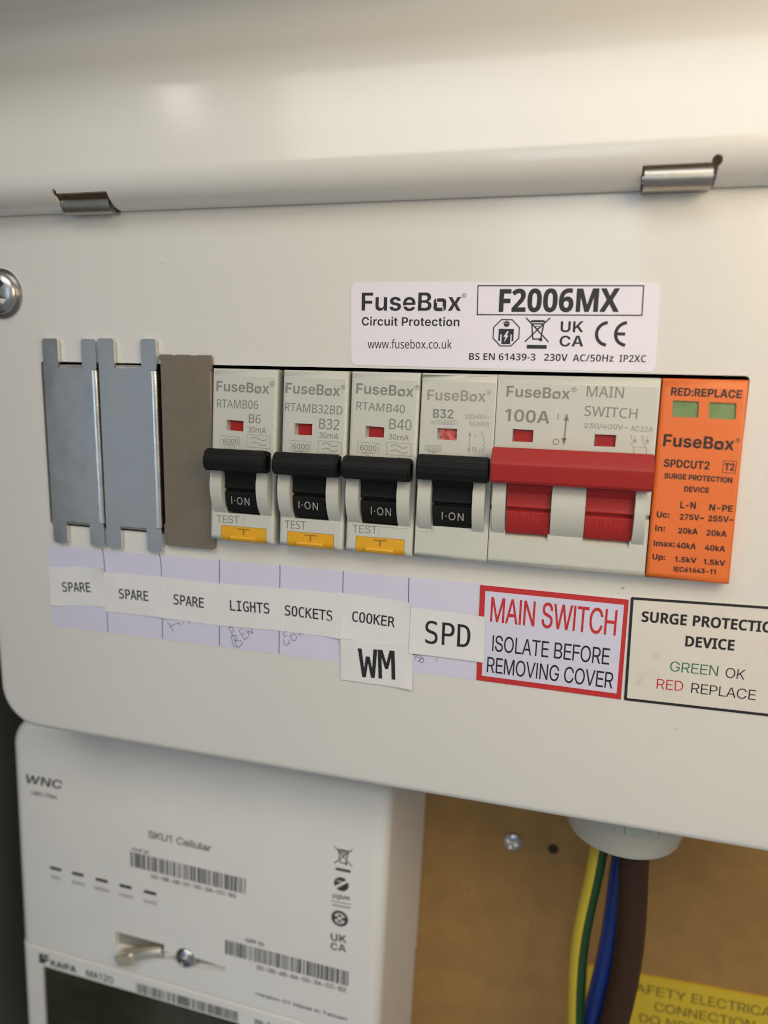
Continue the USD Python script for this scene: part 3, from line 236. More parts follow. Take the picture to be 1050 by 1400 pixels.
  's': (675, '70 154 209 106 279 95 348 95 399 104 439 121 473 158 482 187 482 214 476 234 459 260 442 274 357 319 244 361 185 389 137 420 104 454 81 493 73 521 70 591 84 644 109 683 140 711 190 739 241 756 317 768 398 768 465 759 541 739 597 717 555 611 435 650 379 658 319 658 270 650 239 635 213 612 202 583 205 547 219 522 239 505 321 462 434 420 493 392 549 356 585 317 602 286 611 255 613 185 602 132 574 81 521 34 476 11 417 -6 353 -14 261 -14 207 -8 143 6 101 20 70 36'),
  't': (518, '22 647 22 711 131 763 182 924 263 924 264 754 479 753 479 647 263 646 263 204 275 158 289 135 329 107 361 98 407 98 485 115 485 8 440 -6 384 -14 297 -11 218 14 188 36 160 70 137 120 126 185 126 645'),
  'u': (874, '109 221 109 753 246 753 246 246 252 209 269 164 301 127 332 109 383 98 460 101 503 112 540 132 580 175 602 226 619 324 619 753 756 753 756 0 644 0 625 98 617 97 602 73 549 28 504 6 468 -6 415 -14 345 -14 300 -8 249 6 193 36 151 81 132 118 120 151'),
  'w': (1118, '17 756 157 753 280 272 305 137 311 145 325 221 359 353 485 756 636 753 770 303 809 140 815 150 821 199 846 311 961 751 964 756 1098 756 1101 751 1095 728 894 3 734 3 585 501 558 619 552 609 518 457 375 3 221 3'),
  'x': (754, '25 0 291 383 36 753 190 753 377 479 563 753 717 753 462 385 728 0 574 0 377 292 176 0'),
  'z': (664, '53 0 53 92 445 645 76 647 76 753 599 753 599 650 213 109 611 106 611 0'),
  '~': (804, '70 518 112 555 154 577 213 591 269 591 347 577 503 516 551 507 589 507 632 518 665 535 734 588 734 473 681 429 647 412 591 398 535 398 482 406 417 426 301 473 253 482 212 482 158 465 124 445 70 401'),
 },
 'humanheavy': {
  ' ': (364, ''),
  '-': (451, '45 457 406 457 406 294 45 294'),
  '/': (571, '11 0 381 997 560 1000 190 0'),
  '0': (812, '59 443 62 611 73 700 92 784 115 843 134 880 165 922 207 961 266 994 325 1011 370 1017 440 1017 504 1006 566 980 616 944 650 908 697 826 731 720 748 605 751 437 737 300 709 193 683 137 658 98 602 42 535 6 485 -8 440 -14 370 -14 317 -6 261 14 218 39 154 104 126 148 104 199 73 314|255 614 255 386 269 285 286 231 311 186 349 154 389 143 438 146 475 163 512 206 541 285 555 386 557 566 546 684 529 755 498 814 455 848 421 857 389 857 354 849 311 814 286 769 269 715'),
  '1': (812, '92 754 104 768 395 1000 569 1000 569 0 375 0 375 786 196 633 188 636'),
  '2': (812, '56 0 56 140 338 424 439 533 493 606 515 657 524 700 521 760 504 800 481 823 444 843 407 852 361 852 315 843 245 812 160 751 56 877 106 919 171 961 227 986 294 1006 359 1014 465 1011 529 997 588 972 622 950 667 905 683 880 709 821 717 773 717 711 697 619 658 541 599 462 482 342 342 212 303 173 303 167 748 165 748 0'),
  '3': (812, '56 39 56 207 156 168 226 151 291 143 390 146 450 160 489 183 521 220 538 274 538 315 529 349 515 375 492 397 469 412 430 426 371 437 210 440 210 591 331 591 376 597 433 614 472 636 501 668 518 708 521 757 506 800 487 823 447 846 396 857 341 857 302 851 245 835 194 812 143 782 59 913 101 941 190 983 244 1000 311 1011 465 1011 535 997 597 972 630 950 667 913 692 874 706 835 711 801 711 745 706 711 683 653 636 594 583 557 529 535 500 529 499 523 580 507 639 482 681 451 717 403 739 336 742 258 734 207 703 134 683 106 647 70 591 34 538 11 451 -8 392 -14 289 -14 227 -8 143 8'),
  '4': (812, '25 361 465 1000 655 1003 656 366 784 364 784 210 656 208 655 0 465 0 463 210 25 210|202 367 465 365 465 661 470 770 462 766 423 686'),
  '5': (812, '76 207 172 168 257 149 305 143 368 143 407 149 467 171 509 208 532 251 541 291 538 354 518 405 487 439 452 459 390 476 302 479 174 457 98 499 134 1000 667 1000 667 835 298 834 280 621 370 633 448 633 507 625 546 613 599 588 639 560 669 529 711 462 734 375 734 275 725 227 703 162 681 123 658 95 611 53 549 20 510 6 445 -8 389 -14 297 -14 238 -8 146 11 76 39'),
  '6': (812, '62 378 64 524 76 613 92 689 134 798 188 877 224 913 275 950 331 978 378 994 445 1008 504 1014 597 1014 683 1003 683 846 594 860 512 860 456 851 379 823 345 801 314 770 283 722 263 671 249 606 244 533 251 527 286 574 339 616 389 636 437 644 524 641 588 625 636 599 681 560 717 507 739 451 753 367 754 294 745 232 728 176 703 126 669 81 636 50 602 28 560 8 499 -8 454 -14 387 -14 345 -8 272 14 199 59 154 104 123 148 84 241 67 319|258 373 263 282 275 248 300 203 323 177 351 157 383 146 435 143 463 149 515 177 540 208 554 239 566 299 566 354 557 399 529 453 486 484 440 496 397 496 369 490 315 462 275 416'),
  '7': (812, '56 1000 751 1000 751 871 373 0 168 0 168 6 543 833 56 835'),
  '8': (812, '56 230 56 289 62 325 70 353 95 401 115 426 157 465 250 522 193 563 143 613 120 647 98 700 90 745 92 821 106 868 134 913 165 944 218 978 291 1003 367 1014 445 1014 532 1000 574 986 647 944 689 896 711 846 720 801 720 745 711 703 692 658 664 619 611 571 540 528 622 479 675 437 717 387 739 342 751 289 748 213 731 154 709 112 689 87 655 56 622 34 574 11 527 -3 445 -14 361 -14 277 -3 221 14 174 36 115 84 92 115 73 154|241 301 241 231 255 197 298 154 355 134 429 132 492 146 526 166 540 180 563 220 569 246 569 281 551 330 512 375 467 406 396 440 386 440 315 400 261 346|272 774 277 716 289 693 323 656 365 628 407 608 472 645 509 679 532 724 535 774 523 811 486 848 441 866 383 868 321 848 289 820'),
  '9': (812, '56 706 70 790 87 838 112 882 129 905 179 952 252 992 300 1006 359 1014 423 1014 465 1008 515 994 569 969 605 944 644 908 686 849 706 810 728 745 745 653 748 510 734 384 703 266 661 179 630 134 597 98 524 45 465 17 395 -3 308 -14 213 -14 126 -3 126 154 212 140 292 140 337 146 399 163 433 180 490 225 521 270 543 321 560 394 566 469 555 470 524 426 493 398 459 378 420 364 370 356 305 356 255 364 221 375 182 395 148 420 118 454 92 493 78 524 62 585 56 633|247 724 244 646 258 584 278 550 298 530 341 510 369 504 413 504 475 524 523 567 543 601 552 626 552 690 532 764 515 795 487 826 441 851 412 857 358 854 337 848 295 823 261 775'),
  'A': (952, '0 0 359 1003 588 1006 952 0 742 0 656 252 296 252 207 0|426 658 347 417 608 419 529 653 477 849 471 842 465 804'),
  'B': (927, '123 1000 496 1000 602 989 661 975 723 950 756 927 798 880 821 829 829 782 826 700 812 653 790 613 756 577 706 546 655 530 662 521 731 501 790 465 829 417 840 395 854 345 857 258 852 221 835 168 793 104 739 59 653 20 569 3 123 0|319 156 502 154 553 163 601 185 630 217 644 245 653 285 653 323 647 351 624 394 593 420 539 440 496 445 320 445|319 596 488 594 550 605 576 617 607 645 627 691 630 743 613 792 576 823 522 840 480 846 320 846'),
  'C': (896, '78 451 78 546 84 602 101 683 126 753 154 807 199 868 238 908 291 947 339 972 401 994 465 1008 518 1014 605 1014 695 1003 790 978 852 950 787 793 682 835 592 852 531 852 483 843 458 834 402 804 348 750 314 690 291 620 280 538 283 425 300 341 334 264 382 208 447 168 495 154 537 148 603 148 668 157 812 199 810 31 753 11 678 -6 597 -14 499 -14 389 3 297 39 235 81 190 126 143 196 104 294 87 370'),
  'D': (1025, '123 1000 496 1000 613 983 683 961 759 922 807 885 860 826 908 742 927 686 938 636 947 563 947 468 941 409 919 308 885 230 835 157 793 115 756 87 703 56 650 34 580 14 529 6 471 0 123 0|319 165 457 162 530 174 587 193 641 227 672 258 700 301 714 332 734 400 742 467 739 581 725 651 694 722 672 753 624 795 573 821 533 832 474 840 319 839'),
  'E': (776, '123 1000 697 1000 697 838 320 837 319 604 675 602 675 440 320 439 319 165 697 162 697 0 123 0'),
  'F': (739, '123 1000 697 1000 697 838 317 836 317 564 672 563 672 401 317 400 317 0 123 0'),
  'G': (1028, '78 451 78 546 84 602 98 672 129 756 157 807 188 849 241 902 291 938 350 969 403 989 476 1006 552 1014 650 1014 734 1006 824 986 910 955 846 796 786 821 701 843 634 852 562 852 478 835 424 809 393 787 339 727 305 659 283 564 280 459 291 380 311 315 348 250 396 202 458 168 526 151 628 148 698 157 742 167 742 396 541 398 541 555 927 555 927 42 857 20 779 3 625 -14 515 -14 462 -8 395 6 333 28 286 53 235 90 190 134 154 185 126 238 101 308 87 373'),
  'H': (1056, '123 1000 319 1000 320 603 734 602 737 1000 933 1000 933 0 737 0 734 440 320 439 319 0 123 0'),
  'I': (541, '50 0 50 112 171 148 171 850 158 857 50 888 50 1000 487 1000 487 888 367 850 367 148 487 112 487 0'),
  'K': (913, '123 1000 319 1000 322 543 689 1000 905 1000 551 559 910 0 689 0 410 431 319 362 319 0 123 0'),
  'L': (773, '123 1000 319 1000 320 163 731 162 731 0 123 0'),
  'M': (1311, '123 0 123 1000 392 1000 650 237 655 232 661 237 919 1000 1188 1000 1188 0 1003 0 1003 535 1012 801 1006 797 739 0 560 0 294 797 287 801 297 608 297 0'),
  'N': (1115, '123 0 123 1000 367 1000 820 235 824 281 815 401 815 1000 992 1000 992 0 745 0 292 770 286 769 286 756 297 583 297 0'),
  'O': (1106, '78 454 78 552 90 647 120 756 146 810 188 871 249 930 331 978 387 997 507 1017 630 1014 728 994 818 955 866 922 916 871 941 838 983 756 1006 686 1022 588 1025 454 1008 331 978 235 930 151 874 90 801 39 717 6 597 -14 473 -11 409 0 353 17 258 67 230 90 182 140 148 190 126 235 95 331|286 457 291 386 317 298 353 236 387 202 416 182 484 157 523 151 580 151 643 163 694 185 736 219 770 264 801 338 815 403 821 459 821 547 815 603 793 693 767 747 750 772 713 809 662 837 623 849 583 854 523 854 472 846 416 823 387 803 353 769 334 741 311 693 294 634 286 581'),
  'P': (866, '123 1003 473 1003 549 994 630 972 697 936 739 896 779 832 798 765 801 650 784 571 762 521 745 496 695 443 625 401 546 375 459 364 320 363 317 0 123 0|319 526 432 524 486 532 534 549 577 583 602 635 608 666 608 712 588 775 557 809 520 829 474 840 320 842'),
  'R': (910, '123 1000 476 1000 555 992 647 966 692 944 720 924 756 888 787 838 807 768 810 678 801 630 779 574 742 524 689 479 624 441 905 0 681 0 454 389 319 388 319 0 123 0|319 546 474 546 520 558 565 583 588 609 599 631 611 677 608 743 588 789 556 818 508 837 454 846 320 845'),
  'S': (787, '64 218 158 182 243 160 324 148 393 148 441 157 486 177 521 211 535 251 535 286 529 310 515 335 492 358 402 409 294 451 213 493 165 527 112 588 90 636 81 667 76 709 76 770 92 843 129 905 174 947 232 980 303 1003 381 1014 471 1014 560 1003 636 983 717 952 658 796 603 818 508 846 449 854 391 854 357 849 312 829 286 803 272 768 275 710 289 682 315 656 413 603 524 557 602 515 641 487 678 451 697 423 714 389 725 347 728 241 720 202 700 151 664 98 625 62 591 39 538 14 482 -3 398 -14 297 -14 182 0 106 22 64 42'),
  'T': (801, '22 1000 776 1000 776 838 499 836 499 0 303 0 302 836 22 838'),
  'U': (1042, '115 1000 311 1000 311 336 319 290 328 264 353 219 393 182 456 157 492 151 552 151 618 165 666 194 703 239 725 302 731 336 731 1000 927 1000 927 336 922 289 905 221 874 154 838 104 787 59 717 20 658 0 563 -14 443 -11 359 6 286 36 224 81 185 126 143 202 123 269 115 333'),
  'V': (902, '0 997 213 1000 409 387 452 204 496 395 689 1000 902 1000 560 0 342 0'),
  'W': (1375, '20 1000 213 1000 356 403 387 249 389 215 394 207 440 440 591 1000 779 1000 919 496 947 381 980 202 1020 406 1160 994 1163 1000 1356 1000 1098 0 880 0 737 529 686 756 644 563 493 0 275 0'),
  'X': (913, '6 0 334 517 25 1000 241 1000 435 679 455 652 462 656 667 1000 882 1000 571 506 905 0 683 0 452 373 218 0'),
  'c': (711, '67 331 70 454 92 555 115 605 151 658 190 697 221 720 311 759 409 776 485 776 535 770 597 756 669 728 613 580 531 608 471 619 419 619 366 605 337 588 297 542 272 480 263 429 266 304 283 245 309 200 343 168 371 154 417 143 474 143 530 151 578 165 650 196 647 36 577 6 521 -8 473 -14 392 -14 331 -6 280 8 230 31 174 73 148 98 118 143 95 190 81 235'),
  'e': (824, '67 333 70 451 84 527 98 569 126 625 157 667 188 697 230 728 275 751 361 773 487 773 580 748 613 731 658 697 700 650 728 599 745 552 756 496 759 333 265 333 266 276 277 239 303 197 346 160 402 137 439 132 564 137 654 160 717 185 717 39 669 17 625 3 504 -14 384 -11 325 0 275 17 230 39 193 64 160 95 129 134 104 179 84 232|275 522 268 465 577 467 569 533 540 587 503 619 449 636 388 633 334 610 314 593 292 562'),
  'i': (409, '98 941 98 983 106 1014 129 1039 157 1053 182 1059 227 1059 258 1050 283 1036 297 1022 308 997 311 941 305 919 286 891 249 871 224 866 182 866 151 874 129 885 112 902|109 762 300 762 300 0 109 0'),
  'n': (902, '106 762 255 762 280 665 285 661 293 662 328 706 384 745 434 765 496 776 588 773 661 753 714 723 748 689 765 664 784 616 798 535 798 0 605 0 602 508 591 550 571 585 531 613 494 622 428 619 376 599 345 570 317 511 300 410 300 0 106 0'),
  'o': (868, '67 342 67 423 78 507 98 571 123 622 148 658 213 717 258 742 336 768 398 776 499 773 577 753 630 728 678 695 728 639 765 574 787 504 798 426 796 308 782 235 753 162 720 109 667 56 594 14 529 -6 468 -14 395 -14 353 -8 269 17 207 53 148 112 101 193 78 263|269 477 263 327 272 274 294 211 329 169 349 154 383 140 411 134 455 134 486 140 523 157 554 186 577 223 597 288 602 327 602 438 591 500 577 539 554 576 531 599 494 619 455 627 391 625 351 610 309 573 286 534'),
  'r': (616, '106 762 255 762 280 637 289 630 319 675 350 709 420 756 490 776 549 776 597 768 580 588 527 597 473 597 416 582 371 557 345 532 314 480 300 418 300 0 106 0'),
  't': (571, '28 616 28 700 140 763 196 922 202 927 322 927 323 762 527 762 527 616 322 615 322 226 331 192 342 172 371 149 388 143 443 140 532 160 532 17 485 0 431 -11 331 -14 291 -8 238 8 204 28 174 59 146 109 129 182 126 615'),
  'u': (902, '101 227 101 762 297 762 300 246 320 192 345 163 371 149 406 140 472 143 528 166 563 200 588 256 602 352 602 762 796 762 796 0 644 0 622 91 618 98 610 98 594 73 555 36 510 11 479 0 406 -14 339 -14 272 -3 202 28 151 76 120 132'),
  'z': (683, '45 0 45 118 406 610 404 613 64 613 64 762 625 762 625 630 272 151 639 148 639 0'),
 },
 'mono': {
  'A': (825, '25 0 329 1000 496 1000 800 0 660 0 589 256 584 260 237 260 164 0|406 861 273 370 553 371 415 871 409 871'),
  'C': (825, '93 441 96 592 107 668 126 742 145 792 173 844 211 896 249 934 290 964 353 995 403 1008 460 1016 534 1016 595 1008 668 986 718 962 718 822 670 857 615 885 524 907 470 907 423 899 371 876 340 854 293 796 258 711 238 606 233 510 238 391 258 286 293 201 340 143 371 121 423 99 470 90 524 90 582 101 629 118 670 140 718 175 715 33 668 11 595 -11 534 -19 460 -19 378 -5 332 11 285 36 241 68 200 112 148 197 112 301'),
  'D': (825, '90 1000 340 1000 427 989 496 970 545 948 611 901 652 855 688 795 721 699 737 595 740 444 726 326 699 230 660 156 608 96 564 63 523 41 452 16 375 3 90 0|227 115 360 115 407 123 467 145 509 173 537 204 564 256 581 311 595 402 597 557 589 645 575 711 550 774 528 807 509 827 456 860 406 877 332 888 227 886'),
  'E': (825, '132 1000 723 1000 723 885 266 884 266 590 704 589 704 474 267 473 266 117 737 115 737 0 132 0'),
  'G': (825, '68 438 71 592 82 668 101 742 121 792 159 860 186 896 238 945 271 967 337 997 392 1011 438 1016 507 1016 575 1005 638 984 704 945 704 808 699 808 646 854 596 882 549 899 499 907 446 907 399 899 352 879 310 849 269 796 249 758 230 700 211 579 208 479 214 386 227 303 249 234 280 179 319 137 371 107 421 93 497 90 560 104 608 133 608 398 463 400 463 512 740 512 740 82 715 60 666 27 625 8 562 -11 504 -19 433 -19 375 -11 326 3 268 30 233 55 189 96 159 134 123 197 88 301'),
  'H': (825, '90 1000 227 1000 228 590 595 589 597 1000 734 1000 734 0 597 0 595 474 228 473 227 0 90 0'),
  'I': (825, '134 0 134 115 342 117 342 883 134 885 134 1000 688 1000 688 885 479 883 479 117 688 115 688 0'),
  'K': (825, '90 1000 227 1000 230 559 649 1000 805 1000 803 992 431 605 421 590 819 0 655 0 329 499 227 390 227 0 90 0'),
  'L': (825, '142 1000 279 1000 280 116 762 115 762 0 142 0'),
  'M': (825, '58 1000 238 1000 411 496 584 1000 767 1000 767 0 641 0 641 870 636 870 622 831 463 356 359 356 183 874 181 0 58 0'),
  'O': (825, '79 411 82 622 93 704 110 775 129 830 159 888 178 915 222 959 255 981 315 1005 381 1016 444 1016 499 1008 548 992 603 959 647 915 671 879 696 830 715 775 732 704 745 586 745 411 732 293 701 181 655 93 603 38 534 0 499 -11 444 -19 378 -19 326 -11 282 3 233 30 175 85 148 126 126 173 96 277|219 562 227 325 247 229 274 165 313 121 363 96 391 90 434 90 461 96 500 113 539 149 570 204 594 306 605 432 605 565 597 672 578 768 567 799 539 848 500 885 478 896 434 907 374 904 324 885 286 849 274 832 247 768 230 691'),
  'P': (825, '132 1000 466 1000 532 992 592 975 652 945 674 929 712 888 742 833 762 753 762 649 742 570 707 507 660 463 600 430 518 408 466 403 266 402 266 0 132 0|266 517 450 515 486 521 547 546 588 584 605 612 619 657 622 727 608 785 591 815 569 840 527 868 472 885 266 887'),
  'R': (825, '96 1000 416 1000 496 989 542 975 595 951 622 932 668 882 699 822 712 759 712 668 699 614 668 559 630 521 575 490 515 473 545 463 581 441 611 411 641 367 825 0 679 0 567 243 504 355 468 394 451 405 415 419 384 425 231 424 230 0 96 0|230 539 434 540 500 562 539 595 553 618 567 659 570 746 553 802 514 849 475 871 425 885 231 887'),
  'S': (825, '93 690 96 778 123 863 148 901 175 932 205 956 258 986 340 1011 384 1016 460 1016 553 1003 677 964 677 827 610 866 535 893 458 907 377 904 325 890 280 865 250 835 236 813 222 762 222 723 233 678 250 650 275 628 319 606 360 592 496 562 573 534 652 485 701 425 723 370 732 332 732 214 723 175 701 121 679 88 641 49 608 27 553 3 485 -14 433 -19 348 -19 277 -11 175 14 107 41 107 184 215 126 289 101 358 90 420 90 472 99 528 121 575 163 592 190 603 226 605 285 600 319 580 363 561 386 533 405 464 433 282 477 214 507 173 534 140 567 123 592 101 644'),
  'T': (825, '30 1000 795 1000 795 885 482 883 482 0 345 0 345 884 30 885'),
  'W': (825, '148 0 0 1000 131 1000 134 992 225 201 230 201 238 235 340 726 482 726 597 197 693 1000 825 1000 677 0 548 0 545 5 419 568 411 584 279 5 277 0'),
 },
}

# ------------------------------------------------------------------ materials
def mat(name, color, rough=0.45, metallic=0.0, vary=0.03, scale=60.0, bump=0.0, bscale=900.0, coat=0.0, spec=None, sub=0.0, aniso=None, bdist=0.0002, speck=None, rvary=0.0):
    n = {'g': ('texture_coordinate', {}), 'p': ('principled_bsdf', {'base_color': color, 'roughness': rough, 'metallic': metallic})}
    links = []
    if coat: n['p'][1]['coat_weight'] = coat; n['p'][1]['coat_roughness'] = 0.12
    if spec is not None: n['p'][1]['specular_ior_level'] = spec
    if sub: n['p'][1].update(subsurface_weight=sub, subsurface_scale=0.001)
    last = None
    if vary:
        n['n'] = ('noise_texture', {'scale': scale, 'detail': 5.0, 'roughness': 0.6})
        links.append(('g.object', 'n.vector'))
        n['r'] = ('rgb_ramp', {'ramp': [(0.3, tuple(c * (1 - vary) for c in color)), (0.7, tuple(min(1, c * (1 + vary)) for c in color))]})
        links += [('n.fac', 'r.fac')]
        last = 'r.color'
        if rvary:
            n['rr'] = ('map_range', {'from_min': 0.3, 'from_max': 0.7, 'to_min': max(0.02, rough - rvary), 'to_max': rough + rvary})
            links += [('n.fac', 'rr.value'), ('rr.result', 'p.roughness')]
    if speck:
        sc, size, col = speck
        n['v'] = ('voronoi_texture', {'scale': sc, 'randomness': 1.0})
        n['vm'] = ('mapping', {'scale': (1.0, 1.0, 0.65)})
        n['vl'] = ('math', {'math_type': 'less_than', 'value2': size})
        n['mx'] = ('mix_color', {'b': col})
        links += [('g.object', 'vm.vector'), ('vm.vector', 'v.vector'), ('v.distance', 'vl.value1'), ('vl.value', 'mx.fac')]
        if last: links.append((last, 'mx.a'))
        else: n['mx'][1]['a'] = color
        last = 'mx.result'
    if last: links.append((last, 'p.base_color'))
    if bump:
        n['bn'] = ('noise_texture', {'scale': bscale, 'detail': 3.0})
        n['b'] = ('bump', {'strength': bump, 'distance': bdist})
        links += [('g.object', 'bn.vector'), ('bn.fac', 'b.height'), ('b.normal', 'p.normal')]
    return usdkit.material(stage, '/World/Looks/' + name, n, links, surface='p.BSDF')


K = {
    'paint': mat('white_powder_paint', (0.76, 0.745, 0.71), 0.34, vary=0.012, scale=25, bump=0.16, bscale=650, coat=0.7),
    'inside': mat('unit_inside_shade', (0.10, 0.10, 0.10), 0.7),  # white metal inside; its unlit darkness is put into the colour
    'plastic': mat('pale_grey_plastic', (0.59, 0.595, 0.545), 0.40, vary=0.015, bump=0.10, bscale=2500, speck=(120, 0.018, (0.2, 0.18, 0.15))),
    'black': mat('black_plastic', (0.010, 0.010, 0.010), 0.5, spec=0.18, vary=0.2, bump=0.12, bscale=3000, speck=(260, 0.035, (0.12, 0.12, 0.12))),
    'red': mat('red_plastic', (0.37, 0.022, 0.020), 0.45, spec=0.32, vary=0.04, bump=0.10, bscale=2500),
    'flag': mat('red_flag_plastic', (0.34, 0.014, 0.012), 0.4, spec=0.3, vary=0.06, scale=500),
    'wornflag': mat('worn_red_flag_plastic', (0.55, 0.10, 0.09), 0.5, vary=0.65, scale=900),
    'yellow': mat('yellow_plastic', (0.78, 0.40, 0.012), 0.40, vary=0.03, bump=0.08, bscale=2500),
    'ochre': mat('ochre_print', (0.36, 0.17, 0.01), 0.5),
    'orange': mat('orange_plastic', (0.77, 0.165, 0.026), 0.42, vary=0.02, bump=0.14, bscale=2500),
    'green': mat('green_indicator', (0.19, 0.285, 0.115), 0.18, vary=0.2, scale=260, coat=0.6),
    'zinc': mat('zinc_steel', (0.75, 0.755, 0.75), 0.30, metallic=1.0, vary=0.035, scale=90, bump=0.9, bscale=34, bdist=0.0009, rvary=0.05),
    'brownreflect': mat('steel_brown_reflection', (0.245, 0.205, 0.155), 0.42, metallic=0.35, vary=0.06, scale=160, bump=0.06, bscale=2000),  # brown that the steel reflects, put into its base colour
    'nickel': mat('nickel_hinge', (0.46, 0.43, 0.38), 0.34, metallic=1.0, vary=0.05, scale=300),
    'screw': mat('screw_steel', (0.52, 0.53, 0.55), 0.20, metallic=1.0, vary=0.08, scale=300),
    'dullscrew': mat('dull_screw_steel', (0.50, 0.49, 0.47), 0.30, metallic=1.0, vary=0.08, scale=300),
    'greyink': mat('grey_print', (0.235, 0.232, 0.205), 0.5, vary=0.08, scale=900),
    'paleink': mat('pale_grey_print', (0.30, 0.297, 0.265), 0.5, vary=0.10, scale=900),
    'brownink': mat('dark_brown_print', (0.022, 0.009, 0.005), 0.5, vary=0.08, scale=900),
    'ink': mat('black_print', (0.020, 0.019, 0.022), 0.45, vary=0.1, scale=900),
    'softink': mat('faded_black_print', (0.045, 0.044, 0.043), 0.5, vary=0.12, scale=900),
    'greentext': mat('green_print', (0.02, 0.17, 0.08), 0.5),
    'redtext': mat('red_print', (0.56, 0.030, 0.030), 0.45, vary=0.05, scale=500),
    'whiteink': mat('white_print', (0.40, 0.40, 0.385), 0.5),
    'pen': mat('pen_ink', (0.15, 0.13, 0.18), 0.5),
    'line': mat('strip_line_print', (0.075, 0.07, 0.09), 0.5),
    'sticker': mat('white_vinyl', (0.86, 0.82, 0.92), 0.33, vary=0.025, scale=70, bump=0.10, bscale=130),
    'lilac': mat('lilac_paper', (0.70, 0.685, 0.86), 0.36, vary=0.025, scale=70, bump=0.16, bscale=150),
    'tape': mat('label_tape', (0.82, 0.815, 0.82), 0.34, vary=0.03, scale=90, bump=0.5, bscale=150, bdist=0.0003),
    'sign': mat('cream_vinyl', (0.76, 0.72, 0.655), 0.36, vary=0.03, scale=60, bump=0.08, bscale=150),
    'meter': mat('meter_plastic', (0.88, 0.86, 0.825), 0.45, vary=0.02, scale=60, bump=0.05, bscale=1200),
    'groove': mat('meter_recess_shade', (0.30, 0.29, 0.25), 0.6),  # shadow in the seal pocket, put into the colour
    'lens': mat('meter_screen', (0.034, 0.040, 0.022), 0.14, vary=0.4, scale=30),
    'led': mat('led_slot', (0.012, 0.012, 0.012), 0.4),
    'lead': mat('crimp_seal_metal', (0.85, 0.80, 0.66), 0.42, metallic=1.0, vary=0.1, scale=300),
    'board': mat('brown_fibreboard', (0.37, 0.205, 0.062), 0.75, vary=0.10, scale=110, bump=0.25, bscale=600, speck=(45, 0.03, (0.20, 0.11, 0.04))),
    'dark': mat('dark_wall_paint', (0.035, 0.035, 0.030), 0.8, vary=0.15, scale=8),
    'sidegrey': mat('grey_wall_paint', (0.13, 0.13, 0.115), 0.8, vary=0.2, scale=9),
    'gland': mat('gland_nylon', (0.56, 0.54, 0.47), 0.30, vary=0.05, sub=0.3),
    'brown': mat('brown_sheath', (0.044, 0.020, 0.010), 0.45, spec=0.3, vary=0.08, scale=120),
    'blue': mat('blue_sheath', (0.010, 0.035, 0.21), 0.40, vary=0.05),
    'earthyellow': mat('yellow_sheath', (0.60, 0.45, 0.035), 0.42, vary=0.04),
    'earthgreen': mat('green_sheath', (0.014, 0.060, 0.014), 0.42, vary=0.05),
    'tagyellow': mat('yellow_sign_plastic', (0.72, 0.50, 0.030), 0.45, vary=0.03),
    'tagink': mat('sign_print', (0.10, 0.065, 0.012), 0.5),
    'scuff': mat('grey_scuff', (0.50, 0.47, 0.42), 0.5, vary=0.1, scale=900),
    'speckmark': mat('dark_speck', (0.22, 0.19, 0.16), 0.6),
    'stain': mat('beige_stain', (0.715, 0.67, 0.595), 0.42, vary=0.06, scale=300),
    'hole': mat('drill_hole', (0.05, 0.025, 0.010), 0.9),
}

# ------------------------------------------------------------------ building helpers
used = {}


def numbered(path):
    n = used.get(path, 0); used[path] = n + 1
    return path if n == 0 else f'{path}_{n:03d}'


def tag(p, label=None, cat=None, group=None, kind=None):
    for k, v in (('label', label), ('category', cat), ('group', group), ('kind', kind)):
        if v: p.SetCustomDataByKey(k, v)
    return p


class Thing:
    """An Xform at the thing's base; parts are given in millimetres in its own frame (base=None) or in scene coordinates (world=True)."""
    def __init__(self, name, label, cat, at=(0, 0, 0), rx=0.0, ry=0.0, group=None, local=False, kind=None):
        self.x = UsdGeom.Xform.Define(stage, numbered('/World/' + name))
        self.at = np.array(at, float); self.local = local
        self.x.AddTranslateOp().Set(Gf.Vec3d(*map(float, self.at * MM)))
        if rx: self.x.AddRotateXOp().Set(rx)
        if ry: self.x.AddRotateYOp().Set(ry)
        self.path = str(self.x.GetPath())
        tag(self.x.GetPrim(), label, cat, group, kind)

    def part(self, name, mesh, material, label=None, smooth=30, under=None, kind=None):
        v, f = tri(mesh)
        v = v.copy()
        if not self.local: v = v - self.at
        path = numbered((under or self.path) + '/' + name)
        p = usdkit.mesh(stage, path, trimesh.Trimesh(v * MM, f, process=False), K[material], smooth=smooth)
        tag(p.GetPrim(), label, kind=kind)
        return path


def structure(name, mesh, material, label, cat=None):
    v, f = tri(mesh)
    p = usdkit.mesh(stage, '/World/' + name, trimesh.Trimesh(v * MM, f, process=False), K[material], smooth=30)
    return tag(p.GetPrim(), label, cat, kind='structure')


def tri(mesh):
    if isinstance(mesh, (list,)):
        vs, fs, n = [], [], 0
        for m in mesh:
            v, f = tri(m); vs.append(v); fs.append(f + n); n += len(v)
        return np.vstack(vs), np.vstack(fs)
    if hasattr(mesh, 'to_mesh'):
        m = mesh.to_mesh()
        return np.array(m.vert_properties[:, :3], float), np.array(m.tri_verts, int)
    return np.asarray(mesh.vertices, float), np.asarray(mesh.faces, int)


def solid(t):
    v, f = tri(t)
    return m3.Manifold(m3.Mesh(vert_properties=np.asarray(v, np.float32), tri_verts=np.asarray(f, np.uint32)))


def box(x0, x1, y0, y1, z0, z1):
    return m3.Manifold.cube([x1 - x0, y1 - y0, z1 - z0]).translate([x0, y0, z0])


